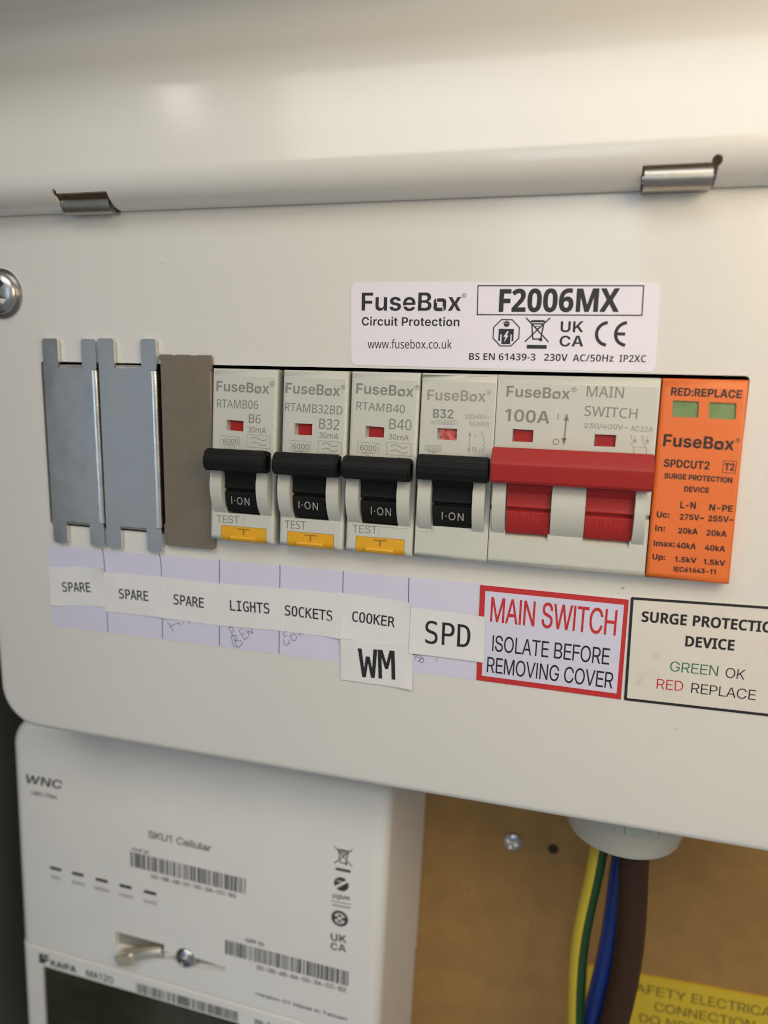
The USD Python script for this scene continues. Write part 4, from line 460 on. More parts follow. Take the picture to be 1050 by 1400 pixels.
def cbox(x0, x1, y0, y1, z0, z1, c=0.3):
    pts = []
    for sx, x in ((1, x0), (-1, x1)):
        for sy, y in ((1, y0), (-1, y1)):
            for sz, z in ((1, z0), (-1, z1)):
                pts += [(x, y + sy * c, z + sz * c), (x + sx * c, y, z + sz * c), (x + sx * c, y + sy * c, z)]
    return m3.Manifold.hull_points(np.array(pts, np.float32))


def section(pts):
    p = Polygon(pts)
    if not p.exterior.is_ccw: pts = pts[::-1]
    return m3.CrossSection([np.array(pts, np.float32)])


def along_x(yz, x0, x1):
    """A profile of (y, z) points extruded along x."""
    m = m3.Manifold.extrude(section(yz), x1 - x0)                      # (a, b, h) with a = y, b = z, h = x
    return m.transform(np.array([[0, 0, 1, x0], [1, 0, 0, 0], [0, 1, 0, 0]], np.float32))


def along_z(xy, z0, z1):
    return m3.Manifold.extrude(section(xy), z1 - z0).translate([0, 0, z0])


def along_y(poly, y0, y1):
    """A shapely polygon in (x, z) extruded along y."""
    out = None
    for g in getattr(poly, 'geoms', [poly]):
        if g.is_empty: continue
        g = g if g.geom_type == 'Polygon' else None
        if g is None: continue
        cs = m3.CrossSection([np.array(r.coords)[:-1].astype(np.float32) for r in [g.exterior, *g.interiors]], m3.FillRule.EvenOdd)
        m = m3.Manifold.extrude(cs, y1 - y0).transform(np.array([[1, 0, 0, 0], [0, 0, -1, y1], [0, 1, 0, 0]], np.float32))
        out = m if out is None else out + m
    return out


def rrect(x0, x1, z0, z1, r, n=8):
    return sbox(x0 + r, z0 + r, x1 - r, z1 - r).buffer(r, quad_segs=n)


def cylinder(p0, p1, r0, r1=None, n=40):
    p0, p1 = np.array(p0, float), np.array(p1, float)
    r1 = r0 if r1 is None else r1
    return solid_tube([p0, p1], [r0, r1], n)


def solid_tube(path, radii, n=20):
    path = np.array(path, float)
    radii = np.broadcast_to(radii, (len(path),))
    t = np.gradient(path, axis=0); t /= np.linalg.norm(t, axis=1)[:, None]
    up = np.array([0, 0, 1.0]) if abs(t[0][2]) < 0.8 else np.array([0, 1.0, 0])
    v, f = [], []
    for p, d, r in zip(path, t, radii):
        a = np.cross(up, d); a /= np.linalg.norm(a); b = np.cross(d, a)
        ang = np.arange(n) / n * 2 * math.pi
        v.append(p + r * (np.cos(ang)[:, None] * a + np.sin(ang)[:, None] * b))
    v = np.vstack(v); k = len(path)
    for i in range(k - 1):
        for j in range(n):
            a, b, c, d = i * n + j, i * n + (j + 1) % n, (i + 1) * n + (j + 1) % n, (i + 1) * n + j
            f += [(a, b, c), (a, c, d)]
    v = np.vstack([v, path[0], path[-1]])
    for j in range(n):
        f += [(k * n, (j + 1) % n, j), (k * n + 1, (k - 1) * n + j, (k - 1) * n + (j + 1) % n)]
    return trimesh.Trimesh(v, f, process=False)


def revolve(profile, axis_point, n=48, direction='z'):
    """(radius, height) profile turned about an axis through axis_point; direction z (up) or y (towards the viewer)."""
    m = trimesh.creation.revolve(np.array(profile, float), sections=n)
    v = np.array(m.vertices)
    if direction == 'y': v = np.c_[v[:, 0], -v[:, 2], v[:, 1]]
    return trimesh.Trimesh(v + np.array(axis_point, float), m.faces, process=False)


def smooth_path(pts, n=40):
    from scipy.interpolate import CubicSpline
    pts = np.array(pts, float); t = np.r_[0, np.cumsum(np.linalg.norm(np.diff(pts, axis=0), axis=1))]
    return CubicSpline(t, pts)(np.linspace(0, t[-1], n))


# flat print: polygons laid on a surface
def sheet(poly, y):
    """Triangulates a polygon in (x, z) as a sheet that faces the viewer; y is a number or a function of (x, z)."""
    out = []
    for g in getattr(poly, 'geoms', [poly]):
        if g.geom_type != 'Polygon' or g.area < 1e-5: continue
        v, f = trimesh.creation.triangulate_polygon(g, engine='earcut')
        v = np.asarray(v); f = np.asarray(f)
        yy = np.array([y(a, b) for a, b in v]) if callable(y) else np.full(len(v), float(y))
        p = np.c_[v[:, 0], yy, v[:, 1]]
        nrm = np.cross(p[f[:, 1]] - p[f[:, 0]], p[f[:, 2]] - p[f[:, 0]])
        flip = nrm[:, 1] > 0
        f[flip] = f[flip][:, ::-1]
        out.append(trimesh.Trimesh(p, f, process=False))
    return out


def glyph(font, ch):
    adv, data = GLYPHS[font][ch]
    rings = [np.array(list(map(float, r.split()))).reshape(-1, 2) for r in data.split('|')] if data else []
    shape = None
    for r in rings:
        p = Polygon(r).buffer(0)
        shape = p if shape is None else shape.symmetric_difference(p)
    return adv, shape


LOGO_O = None


def logo_o():
    s = 700.0
    ring = rrect(0, s, -15, s - 15, 190, 5).difference(sbox(0.28 * s, 0.28 * s - 15, 0.72 * s, 0.72 * s - 15))
    cuts = [sbox(0.20 * s, 0.64 * s - 15, 0.27 * s, s), sbox(-5, 0.20 * s - 15, 0.36 * s, 0.27 * s - 15), sbox(0.73 * s, -20, 0.80 * s, 0.36 * s - 15), sbox(0.64 * s, 0.73 * s - 15, s + 5, 0.80 * s - 15)]
    return ring.difference(union_all(cuts[:1] + cuts[2:3])).buffer(0)


def text_poly(text, font, p0, p1, cap, space=0.0):
    """Lettering as polygons: its ink starts at p0 and ends at p1 along the baseline, capitals cap high."""
    x, shapes = 0.0, []
    logo = font.startswith('logo')
    face = 'heavy' if logo else font
    for ch in text:
        if ch == '\u0259':                                   # an e with a stencil break at its left
            adv, e_ = glyph('heavy', 'e')
            w_ = e_.bounds[2] - e_.bounds[0]
            shapes.append(affinity.translate(e_.difference(sbox(e_.bounds[0] - 5, 235, e_.bounds[0] + 0.42 * w_, 300)), x, 0)); x += adv; continue
        if logo and ch == 'o':
            shapes.append(affinity.translate(logo_o(), x + 55, 0)); x += 820; continue
        if ch == ' ' and ' ' not in GLYPHS[face]:
            x += 380; continue
        adv, g = glyph(face, ch)
        if g is not None: shapes.append(affinity.translate(g, x, 0))
        x += adv + space
    if not shapes: return Polygon()
    s = union_all(shapes)
    x0, _, x1, _ = s.bounds
    w = math.hypot(p1[0] - p0[0], p1[1] - p0[1]); a = math.atan2(p1[1] - p0[1], p1[0] - p0[0])
    kx, ky = w / (x1 - x0), cap / 1000.0
    c, sn = math.cos(a), math.sin(a)
    return affinity.affine_transform(s, [kx * c, -ky * sn, kx * sn, ky * c, p0[0] - x0 * kx * c, p0[1] - x0 * kx * sn])


def words(rows, y, bold=0.0):
    out = []
    for t, font, a, b, c, d, cap in rows:
        p = text_poly(t, font, (a, b), (c, d), cap, 170.0 if '\u00b7' in t else 0.0)
        if bold: p = p.buffer(bold)
        out += sheet(p.segmentize(0.2) if callable(y) else p, y)
    return out


def stroke(pts, w, y, closed=False):
    l = LineString(list(pts) + ([pts[0]] if closed else []))
    return sheet(l.buffer(w / 2, cap_style=2, join_style=2), y)


def frame_of(c, w, y):
    """A printed rectangular outline through the corner points c."""
    o = Polygon(c)
    return sheet(o.difference(o.buffer(-w, join_style=2)), y)


def registered(x0, x1, zbase, y):
    """The small circled R after a brand name; the ink spans x0..x1."""
    d = x1 - x0; c = (x0 + d / 2, zbase + d / 2)
    ring = Point(c).buffer(d / 2, 12).difference(Point(c).buffer(d * 0.40, 12))
    r = text_poly('R', 'heavy', (c[0] - d * 0.17, c[1] - d * 0.22), (c[0] + d * 0.19, c[1] - d * 0.22), d * 0.46)
    return sheet(ring, y) + sheet(r, y)


def card(corners, y0, y1, r=0.4):
    """A thin label: corner points in (x, z), from y0 (back) to y1 (face)."""
    p = Polygon(corners).buffer(-r).buffer(r, quad_segs=4) if r else Polygon(corners)
    return along_y(p, y1, y0)


# ------------------------------------------------------------------ the setting
structure('back_wall', box(-126, 420, 70, 88, -520, 330), 'board', 'brown fibreboard backing board behind the unit and meter')
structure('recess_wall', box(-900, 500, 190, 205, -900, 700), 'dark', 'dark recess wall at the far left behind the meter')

structure('shading_side_wall', box(-158, -150, -100, 190, -520, 330), 'sidegrey', 'dark cupboard side wall left of the unit and meter, added to block light')  # added wall; its unseen front part keeps ambient light off the cover

# ------------------------------------------------------------------ the consumer unit: cover, box, door, hinges
WIN = (-75.6, 105.4, -70.5, -24.2)
unit = Thing('consumer_unit', 'white metal consumer unit with its door flap raised on two hinges', 'consumer unit', (16, 70, -134))
X0, X1, Z0, Z1 = -98.3, 144.0, -136.1, 30.0
layers = []
rad = 2.4
for k in range(7):
    a = k / 6 * math.pi / 2
    ins, y = rad * (1 - math.sin(a)), rad * (1 - math.cos(a))
    q = np.array(rrect(X0 + ins, X1 - ins, Z0 + ins, Z1 - ins, 13.0 - ins, 12).exterior.coords)[:-1]
    layers.append(np.c_[q[:, 0], np.full(len(q), y), q[:, 1]])
layers.append(np.c_[layers[-1][:, 0], np.full(len(layers[-1]), 14.0), layers[-1][:, 2]])
cover = m3.Manifold.hull_points(np.vstack(layers).astype(np.float32))
cover -= along_y(rrect(X0 + 1.2, X1 - 1.2, Z0 + 1.2, Z1 - 1.2, 11.8, 12), 1.2, 20)
cover -= along_y(rrect(*WIN, 1.0), -5, 5)
unit.part('cover', cover, 'paint', smooth=35)
back = along_y(rrect(X0 + 1.6, X1 - 1.6, Z0 + 1.6, Z1 - 1.6, 11.4, 12), 8, 69.8) - along_y(rrect(X0 + 3, X1 - 3, Z0 + 3, Z1 - 3, 10, 12), 5, 68.5)
unit.part('back_box', back, 'paint')
unit.part('inner_shade_liner', along_y(rrect(WIN[0] - 4, WIN[1] + 4, WIN[2] - 4, WIN[3] + 4, 2), 3, 66) - box(WIN[0] - 3, WIN[1] + 3, 2, 64, WIN[2] - 3, WIN[3] + 3), 'inside')  # added liner, coloured dark for the shade behind the window

# door: a pressed flap, curved in at the hinge edge, leaning back, with a deep rim at its free edge
TILT = math.radians(11)
prof = []
r = 6.6
for k in range(25):                                        # convex roll from the hinge edge
    a = -math.pi / 2 + k / 24 * (math.pi / 2 + TILT)
    prof.append((-1.0 - r * math.cos(a) * 1.0, 14.6 + r + r * math.sin(a)))
py, pz = prof[-1]
L = 29.5
ty, tz = math.sin(TILT), math.cos(TILT)
ny, nz = -math.cos(TILT), math.sin(TILT)
py, pz = py + ty * L, pz + tz * L
prof.append((py, pz))
rr = 8.0
cy, cz = py + ny * rr, pz + nz * rr
for k in range(1, 22):                                     # concave fillet into the rim
    a = k / 21 * math.pi / 2
    prof.append((cy - ny * rr * math.cos(a) + ty * rr * math.sin(a), cz - nz * rr * math.cos(a) + tz * rr * math.sin(a)))
ey, ez = prof[-1]
prof.append((ey + ny * 20, ez + nz * 20))
line = LineString(prof)
shell = Polygon(list(line.coords) + list(line.parallel_offset(0.9, 'right').coords)[::1]) if False else line.buffer(0.45, cap_style=1)
door = along_x(np.array(shell.exterior.coords)[:-1].tolist(), -97.0, 129.0)
HINGES = ((-62.3, -48.2, -2.7, 15.6), (79.9, 93.0, -4.5, 15.5))
for a, b, y, zh in HINGES:
    door -= box(a - 0.5, b + 0.9, -12, 2, 10, 17.6)
    xh = b + 0.5 if a > 0 else a - 0.2
    door -= solid(cylinder((xh, -14, 17.9), (xh, 2, 17.9), 1.0 if a > 0 else 0.7))
doorp = unit.part('door', door, 'paint', smooth=40)
for a, b, y, zh in HINGES:
    h = [cylinder((a, y, zh), (b, y, zh), 2.4, n=36)]
    leaf = box(a, b, y + 1.2, 1.0, 13.6, 14.6)
    hp = unit.part('hinge', h + [leaf], 'nickel', smooth=40)
    unit.part('hinge_pin', cylinder((a - 0.3, y, zh), (b + 0.3, y, zh), 0.9, n=16), 'screw', under=hp)


def pan_screw(parent, c, r, h, direction_mat, name='cover_screw', angle=0.4, under=None):
    prof = [(0, h)] + [(r * math.sin(a), h * (0.35 + 0.65 * math.cos(a))) for a in np.linspace(0.15, math.pi / 2, 9)] + [(r, 0), (0, 0)]
    head = solid(revolve(prof, c, 40, 'y'))
    if head.volume() < 0: head = solid(trimesh.Trimesh(*tri(revolve(prof, c, 40, 'y'))).invert() or revolve(prof, c, 40, 'y'))
    s = r * 0.17
    for a in (angle, angle + math.pi / 2):
        slot = m3.Manifold.cube([r * 1.35, h * 2, 2 * s], True).rotate([0, math.degrees(a), 0]).translate([c[0], c[1] - h * 1.25, c[2]])
        head -= slot
    return parent.part(name, head, direction_mat, smooth=35, under=under)


pan_screw(unit, (-86.8, 0, -6.0), 5.7, 3.3, 'dullscrew', angle=0.7)
unit.part('screw_washer', cylinder((-86.8, 0.0, -6.0), (-86.8, -0.5, -6.0), 6.7, n=48), 'dullscrew')

rng = random.Random(11)


def blob(x, z, rx, rz, turn=0.0):
    pts = []
    for k in range(14):
        a = k / 14 * 2 * math.pi; q = rng.uniform(0.55, 1.1)
        pts.append((x + rx * q * math.cos(a), z + rz * q * math.sin(a)))
    return affinity.rotate(Polygon(pts), turn).buffer(0.03)


for x, z, rx, rz, turn, m in ((83.2, -73.9, 0.42, 0.14, 25, 'speckmark'), (82.2, -75.2, 0.3, 0.08, 10, 'scuff'), (98.2, -107.3, 0.5, 0.08, 5, 'scuff'), (-36.5, 1.2, 0.14, 0.12, 0, 'speckmark'), (5.6, -9.0, 0.16, 0.11, 20, 'scuff'),
                              (71.5, -117.0, 0.16, 0.1, 0, 'scuff'), (-50, -113.0, 0.14, 0.10, 0, 'scuff'), (33.0, -121.0, 0.12, 0.14, 0, 'scuff'), (108.0, -52.0, 0.22, 0.12, 40, 'scuff'), (-13.0, -4.0, 0.12, 0.1, 0, 'scuff')):
    unit.part('scuff_mark', sheet(blob(x, z, rx, rz, turn), -0.02), m, smooth=False)

# ------------------------------------------------------------------ blanking plates in the spare ways
def blank(x0, x1, z0, z1, label, material, notched=True, tilt=0.0):
    t = Thing('blank_plate', label, 'blanking plate', ((x0 + x1) / 2, -0.2, z1), group='blanking plates', rx=tilt)
    w = x1 - x0
    if notched:
        o = sbox(x0, z0, x1, z1)
        o = o.difference(sbox(x0 + 4.9, z1 - 7.8, x1 - 4.5, z1 + 1)).difference(sbox(x0 + 4.7, z0 - 1, x1 - 4.7, z0 + 6.4))
        o = o.difference(sbox(x1 - 1.75, z0 + 6.6, x1 + 1, z1 - 8.2))
        o = o.buffer(-0.7).buffer(0.7, quad_segs=6)
        flat = along_y(o, -1.3, -0.3)
        t.part('plate', flat, material, smooth=30)
        bend = [(x1 - 1.8, -1.30), (x1 - 1.35, -1.28), (x1 - 0.65, -0.98), (x1 - 0.3, -0.6), (x1 - 0.1, 0.1), (x1 - 0.1, 7), (x1 - 0.8, 7), (x1 - 0.8, 0.0), (x1 - 1.8, -0.4)]
        fl = along_z(bend, z0 + 6.7, z1 - 8.3)
        t.part('side_flange', fl, material, smooth=50)
        lip = along_x([(-1.28, z1 - 7.85), (-1.2, z1 - 7.5), (-0.95, z1 - 7.15), (-0.45, z1 - 6.9), (4, z1 - 6.8), (4, z1 - 7.6), (-0.3, z1 - 7.85)], x0 + 5.1, x1 - 4.7)
        t.part('end_lip', lip, material, smooth=50)
        lip = along_x([(-1.28, z0 + 6.45), (-1.2, z0 + 6.1), (-0.95, z0 + 5.8), (-0.45, z0 + 5.6), (4, z0 + 5.5), (4, z0 + 6.3), (-0.3, z0 + 6.45)], x0 + 4.9, x1 - 4.9)
        t.part('end_lip', lip, material, smooth=50)
    else:
        o = rrect(x0, x1, z0, z1, 0.5, 4)
        o = o.difference(sbox(x1 - 0.45, z0 + 5.8, x1 + 1, z1 - 3.9)).difference(sbox(x0 - 1, z0 + 6.0, x0 + 0.4, z1 - 1.5)).difference(sbox(x0 + 3.2, z1 - 0.16, x0 + 5.0, z1 + 1)).difference(sbox(x0 + 8.6, z1 - 0.12, x0 + 11.4, z1 + 1))
        t.part('plate', along_y(o, -1.5, -0.5), material, smooth=30)
        t.part('side_flange', along_z([(x1 - 0.5, -1.45), (x1 - 0.05, -1.2), (x1 + 0.1, -0.6), (x1 + 0.1, 6), (x1 - 0.6, 6), (x1 - 0.6, -0.7)], z0 + 5.9, z1 - 4.0), material, smooth=50)
    return t


blank(-73.7, -56.75, -75.4, -18.05, 'blue-grey steel blanking plate at the far left end of the row', 'zinc')
blank(-56.0, -38.4, -75.4, -17.85, 'grey steel blanking plate between the end plate and the brown plate', 'zinc')
blank(-37.4, -22.3, -73.3, -21.8, 'plain steel blanking plate beside the first breaker, coloured with a brown reflection', 'brownreflect', notched=False)

# ------------------------------------------------------------------ the devices on the rail
TH = 4.0985
ORIGIN = np.array([-20.57, -1.47, -25.0])
INK = -0.035


def body_solid(w, corner=0.8, x0=0.15):
    prof = [(-36, 0), (-1.1, 0), (-0.6, -0.12), (-0.3, -0.45), (-0.16, -1.75), (0, -2.05), (0, -43.3), (-0.15, -43.8), (-0.5, -44.35), (-1.1, -44.8), (-2.2, -45.0), (-36, -45.0)]
    b = along_x([(-a, z) for a, z in prof], x0, w)
    plan = [(x0, 36.0), (w, 36.0), (w, corner)] + [(w - corner + corner * math.cos(a), corner - corner * math.sin(a)) for a in np.linspace(0.2, math.pi / 2, 5)] + [(x0 + corner - corner * math.sin(a), corner - corner * math.cos(a)) for a in np.linspace(0, math.pi / 2, 6)]
    return b ^ along_z(plan, -46, 1)


def cheek(u0, u1, top=-21.5, bottom=-37.3, bulge=3.35, z0=None):
    mid, half = (top + bottom) / 2, (top - bottom) / 2
    R_ = (half ** 2 + bulge ** 2) / (2 * bulge)
    a0 = math.asin(half / R_)
    pts = [(R_ - bulge - R_ * math.cos(a), mid + R_ * math.sin(a)) for a in np.linspace(-a0, a0, 22)]
    pts = [(1.0, bottom + 0.0)] + pts + [(1.0, top)]
    c = along_x(pts, u0, u1)
    return c


def flag_cut(f):
    return along_y(Polygon(f), -1, 1.5)


def wave(x0, x1, z, y, amp=0.38, w=0.2):
    xs = np.linspace(x0, x1, 30)
    return stroke([(x, z + amp * math.sin(2 * math.pi * (x - x0) / (x1 - x0)) + 0.12 * amp) for x in xs], w, y)


def rocker(t, u0, u1, material, top=-23.0, zfix=0.0, name='rocker'):
    prof = [(-7, -22), (3.0, -22.0), (3.4, -25.2), (1.7, -27.2), (1.5, -29.4), (1.75, -30.3), (1.65, -30.6), (0.9, -30.75), (0.55, -30.95), (0.55, -31.2), (1.2, -31.4), (1.45, -31.6), (1.5, -31.9), (1.2, -33.6), (0.75, -35.2), (0.1, -36.55), (-0.3, -36.9), (-7, -37.0)]
    return t.part(name, along_x([(-a, b) for a, b in prof], u0, u1), material, smooth=28)


def ion_y(a, b):
    return -(np.interp(b, [-36.55, -35.2, -33.6, -31.9], [0.1, 0.75, 1.2, 1.45]) + 0.05)


def handle(t, u0, u1, material, prof, grooves=True, caps=True):
    pts = list(prof)
    if grooves:                                            # fine moulded ribs along the front
        p = LineString(pts).segmentize(0.3)
        q = []
        for i, c in enumerate(p.coords):
            n = (c[0] - 3.5, c[1] - prof[0][1] + 2.8)
            k = math.hypot(*n)
            d = 0.06 * (i % 2) if c[0] > 4.9 else 0.0
            q.append((c[0] - n[0] / k * d, c[1] - n[1] / k * d))
        pts = q
    inner = along_x([(-a, b) for a, b in pts], u0 + 0.35, u1 - 0.35)
    sm = Polygon(prof).buffer(-0.3)
    ends = along_x([(-a, b) for a, b in list(sm.exterior.coords)[:-1]], u0, u1)
    h = inner + ends
    sh = Polygon(prof).buffer(-1.15)
    h -= along_x([(-a, b) for a, b in list(sh.exterior.coords)[:-1]], u1 - 1.6, u1 + 1)
    return t.part('lever', h, material, smooth=24)


LEVER = [(2.2, -20.9), (4.6, -20.45), (5.6, -20.6), (6.5, -21.6), (7.0, -23.0), (7.0, -24.0), (6.6, -25.3), (5.9, -26.0), (3.2, -26.1), (2.2, -25.6)]


def device(name, k, label, cat, group=None):
    return Thing(name, label, cat, ORIGIN + np.array([18.0 * k - (0.8 if k == 0 else 0.0), 0, 0]), rx=-TH, group=group, local=True)


def rcbo(k, label, rows, reg, flag, box6, boxw, button, ion, faint, crease=None):
    t = device('circuit_breaker', k, label, 'circuit breaker', 'breakers with yellow test buttons')
    b = body_solid(17.55, 0.9, -0.55 if k == 0 else 0.3)
    b -= box(4.35, 13.75, -2, 9, -37.4, -21.8)
    b -= flag_cut(flag)
    bx0, bx1, bz = button[0], button[1], button[2]
    b -= box(bx0, bx1, -1, 4, -46, bz)
    t.part('body', b, 'plastic', smooth=32)
    t.part('cheek', cheek(0.95, 4.2), 'plastic', smooth=32)
    t.part('cheek', cheek(13.85, 16.95), 'plastic', smooth=32)
    rp = rocker(t, 4.5, 13.6, 'black')
    handle(t, 0.75, 17.45, 'black', LEVER)
    t.part('rocker_lettering', words([ion], ion_y, 0.0), 'whiteink', under=rp, smooth=False)
    f0 = Polygon(flag); x0, z0, x1, z1 = f0.bounds
    t.part('trip_flag', along_y(sbox(x0 + 0.75, z0 - 0.1, x1 + 0.1, z1 + 0.1), 0.75, 1.5), 'flag')
    bp = t.part('test_button', along_x([(0.12, bz - 0.08), (0.08, -43.2), (0.25, -43.9), (0.65, -44.5), (1.3, -44.9), (4, -45.0), (4, bz - 0.08)], bx0 + 0.1, bx1 - 0.1), 'yellow')
    mid = (bx0 + bx1) / 2
    t.part('finger_ridge', along_x([(0.3, -43.0), (-0.35, -43.35), (-0.55, -43.8), (-0.25, -44.35), (0.9, -44.75), (1.0, -43.5)], mid - 3.6, mid + 3.6), 'yellow', under=bp)
    tz = bz - 0.55
    t.part('button_mark', sheet(union_all([sbox(mid - 1.7, tz - 0.3, mid + 1.7, tz), sbox(mid - 0.22, tz - 1.7, mid + 0.22, tz)]), 0.05), 'ochre', under=bp, smooth=False)
    t.part('brand_lettering', words([rows[0]], INK) + registered(*reg, INK), 'greyink', smooth=False)
    t.part('rating_lettering', words(rows[1:], INK), 'greyink', smooth=False)
    sym = frame_of(box6, 0.1, INK) + frame_of(boxw, 0.1, INK)
    xa, xb = boxw[0][0] + 1.05, boxw[1][0] - 0.95
    zc = (boxw[0][1] + boxw[2][1]) / 2
    sym += wave(xa, xb, zc + 0.62, INK) + wave(xa, xb, zc - 0.62, INK)
    xm = (box6[0][0] + box6[1][0]) / 2
    sym += frame_of([(xm - 1.35, box6[2][1]), (xm + 1.35, box6[2][1] - 0.05), (xm + 1.35, -22.2), (xm - 1.35, -22.2)], 0.1, INK)
    t.part('rating_symbols', sym, 'paleink', smooth=False)
    t.part('lower_lettering', words([('3', 'human', xm - 0.42, -21.45, xm + 0.42, -21.45, 1.2), ('F2', 'plain', xb - 2.3, -21.75, xb - 0.6, -21.8, 1.3)], INK), 'paleink', smooth=False)
    if crease:
        t.part('moulding_line', stroke(crease, 0.09, INK), 'paleink', smooth=False)
    return t


rcbo(0, 'leftmost breaker with yellow test button, marked RTAMB06 and B6',
     [('FuseBox', 'logo', 0.65, -5.81, 15.4, -6.15, 2.55), ('RTAMB06', 'human', 0.9, -10.09, 12.48, -10.13, 2.14), ('B6', 'human', 9.95, -13.67, 13.27, -13.76, 2.23), ('30mA', 'human', 9.71, -16.08, 14.78, -16.24, 1.49), ('6000', 'human', 2.8, -19.19, 7.14, -19.2, 1.19), ('TEST', 'plain', 1.4, -40.14, 7.89, -39.93, 1.94)],
     (15.5, 16.95, -4.45), [(3.75, -13.11), (8.54, -13.3), (8.48, -15.98), (3.68, -15.8)], [(1.92, -17.22), (7.57, -17.46), (7.56, -19.62), (1.9, -19.5)], [(9.55, -16.63), (16.12, -16.82), (16.09, -20.07), (9.51, -19.85)],
     (2.65, 15.6, -40.72), ('I·ON', 'plain', 6.05, -34.74, 11.15, -34.9, 1.91), None, [(9.1, -38.1), (9.1, -40.2)])
rcbo(1, 'breaker with yellow test button marked RTAMB32BD, above the word SOCKETS',
     [('FuseBox', 'logo', 1.05, -5.84, 15.5, -6.2, 2.6), ('RTAMB32BD', 'human', 1.04, -10.31, 16.33, -10.72, 2.11), ('B32', 'human', 10.3, -14.37, 15.64, -14.53, 2.51), ('30mA', 'human', 10.38, -16.58, 15.52, -16.81, 1.37), ('6000', 'human', 3.4, -19.78, 7.83, -19.76, 1.39), ('TEST', 'human', 1.91, -40.18, 7.66, -40.05, 2.06)],
     (15.75, 16.85, -4.55), [(3.78, -13.29), (8.51, -13.29), (8.53, -16.16), (3.79, -16.17)], [(2.88, -17.56), (8.37, -17.7), (8.33, -20.2), (2.87, -20.16)], [(10.2, -17.31), (16.47, -17.52), (16.47, -20.56), (10.19, -20.49)],
     (2.6, 15.3, -40.82), ('I·ON', 'plain', 5.9, -34.6, 11.1, -34.8, 1.87), None)
rcbo(2, 'breaker with yellow test button marked RTAMB40 and B40, above the word COOKER',
     [('FuseBox', 'logo', 1.65, -5.4, 16.1, -5.8, 2.52), ('RTAMB40', 'human', 1.85, -9.29, 14.17, -9.79, 1.94), ('B40', 'human', 10.4, -13.74, 16.0, -13.84, 2.52), ('30mA', 'human', 10.35, -16.23, 15.51, -16.37, 1.34), ('6000', 'human', 3.24, -19.27, 7.45, -19.29, 1.36), ('TEST', 'plain', 2.07, -39.87, 8.53, -39.75, 2.01)],
     (16.35, 17.45, -4.05), [(4.45, -13.2), (9.22, -13.38), (9.18, -15.91), (4.44, -15.86)], [(2.56, -17.15), (8.15, -17.27), (8.1, -19.78), (2.55, -19.72)], [(9.96, -16.89), (16.23, -17.08), (16.26, -20.12), (9.94, -19.99)],
     (3.05, 15.6, -40.62), ('I·ON', 'plain', 7.0, -34.85, 12.1, -34.9, 1.9), None, [(16.2, -37.9), (9.0, -37.9), (9.0, -39.9)])

# single-pole breaker without a test button
t = device('circuit_breaker', 3, 'breaker marked B32 and MT06B321 with no test button, left of the red switch', 'circuit breaker')
b = body_solid(17.93, 0.3, 0.08)
b -= box(4.35, 13.95, -2, 9, -36.4, -21.8)
FL = [(4.37, -12.98), (9.14, -13.03), (9.19, -15.8), (4.4, -15.7)]
b -= flag_cut(FL)
b -= box(0.7, 4.35, -0.2, 0.28, -38.1, -21)               # shallow step beside the left cheek
t.part('body', b, 'plastic', smooth=32)
t.part('cheek', cheek(1.0, 4.15), 'plastic', smooth=32)
t.part('cheek', cheek(14.15, 16.95), 'plastic', smooth=32)
rp = rocker(t, 4.5, 13.8, 'black')
handle(t, 1.0, 17.75, 'black', [(2.2, -19.5), (4.6, -19.2), (5.9, -19.3), (6.7, -20.4), (7.0, -22.0), (6.8, -23.6), (6.2, -24.9), (5.6, -25.2), (3.2, -25.3), (2.2, -24.8)])
t.part('rocker_lettering', words([('I·ON', 'plain', 6.75, -34.78, 12.0, -34.82, 1.84)], ion_y, 0.0), 'whiteink', under=rp, smooth=False)
t.part('trip_flag', along_y(sbox(5.0, -15.9, 9.25, -12.9), 0.75, 1.5), 'wornflag', 'red trip flag with worn pale scuffs')
t.part('brand_lettering', words([('FuseBox', 'logo', 1.54, -6.48, 15.5, -6.39, 2.49)], INK) + registered(15.65, 16.75, -4.85, INK), 'paleink', smooth=False)
t.part('rating_lettering', words([('B32', 'heavy', 3.18, -10.66, 8.03, -10.65, 2.15)], INK), 'greyink', smooth=False)
t.part('lower_lettering', words([('MT06B321', 'plain', 2.9, -12.24, 9.16, -12.1, 1.04), ('230/400V~', 'plain', 10.93, -10.54, 16.73, -10.43, 1.03), ('50/60Hz', 'plain', 12.0, -12.16, 16.66, -12.14, 1.03), ('6000', 'plain', 2.07, -18.42, 5.11, -18.34, 0.98), ('3', 'plain', 3.3, -19.5, 3.8, -19.5, 0.7)], INK), 'paleink', smooth=False)
sym = frame_of([(1.61, -17.13), (5.48, -17.2), (5.47, -18.62), (1.6, -18.6)], 0.09, INK) + frame_of([(2.75, -18.62), (4.35, -18.62), (4.35, -19.7), (2.75, -19.7)], 0.08, INK)
sym += stroke([(12.26, -13.9), (12.24, -18.2)], 0.12, INK) + sheet(union_all([Polygon([(12.26, -13.55), (12.0, -14.5), (12.52, -14.5)]), Polygon([(12.24, -18.5), (11.98, -17.6), (12.5, -17.6)])]), INK)
sym += stroke([(13.46, -13.82), (13.5, -14.74)], 0.13, INK) + sheet(Point(13.43, -17.6).buffer(0.48).difference(Point(13.43, -17.6).buffer(0.34)), INK)
sym += stroke([(15.35, -13.6), (15.35, -14.5), (15.65, -15.2), (15.65, -15.9)] + [(15.65 + 0.35 * math.sin(a), -15.9 - 0.16 * a) for a in np.linspace(0, 3 * math.pi, 18)] + [(15.4, -18.4)], 0.1, INK) + words([('1', 'plain', 14.85, -14.0, 15.05, -14.0, 0.75), ('2', 'plain', 14.5, -18.3, 14.95, -18.3, 0.7)], INK)
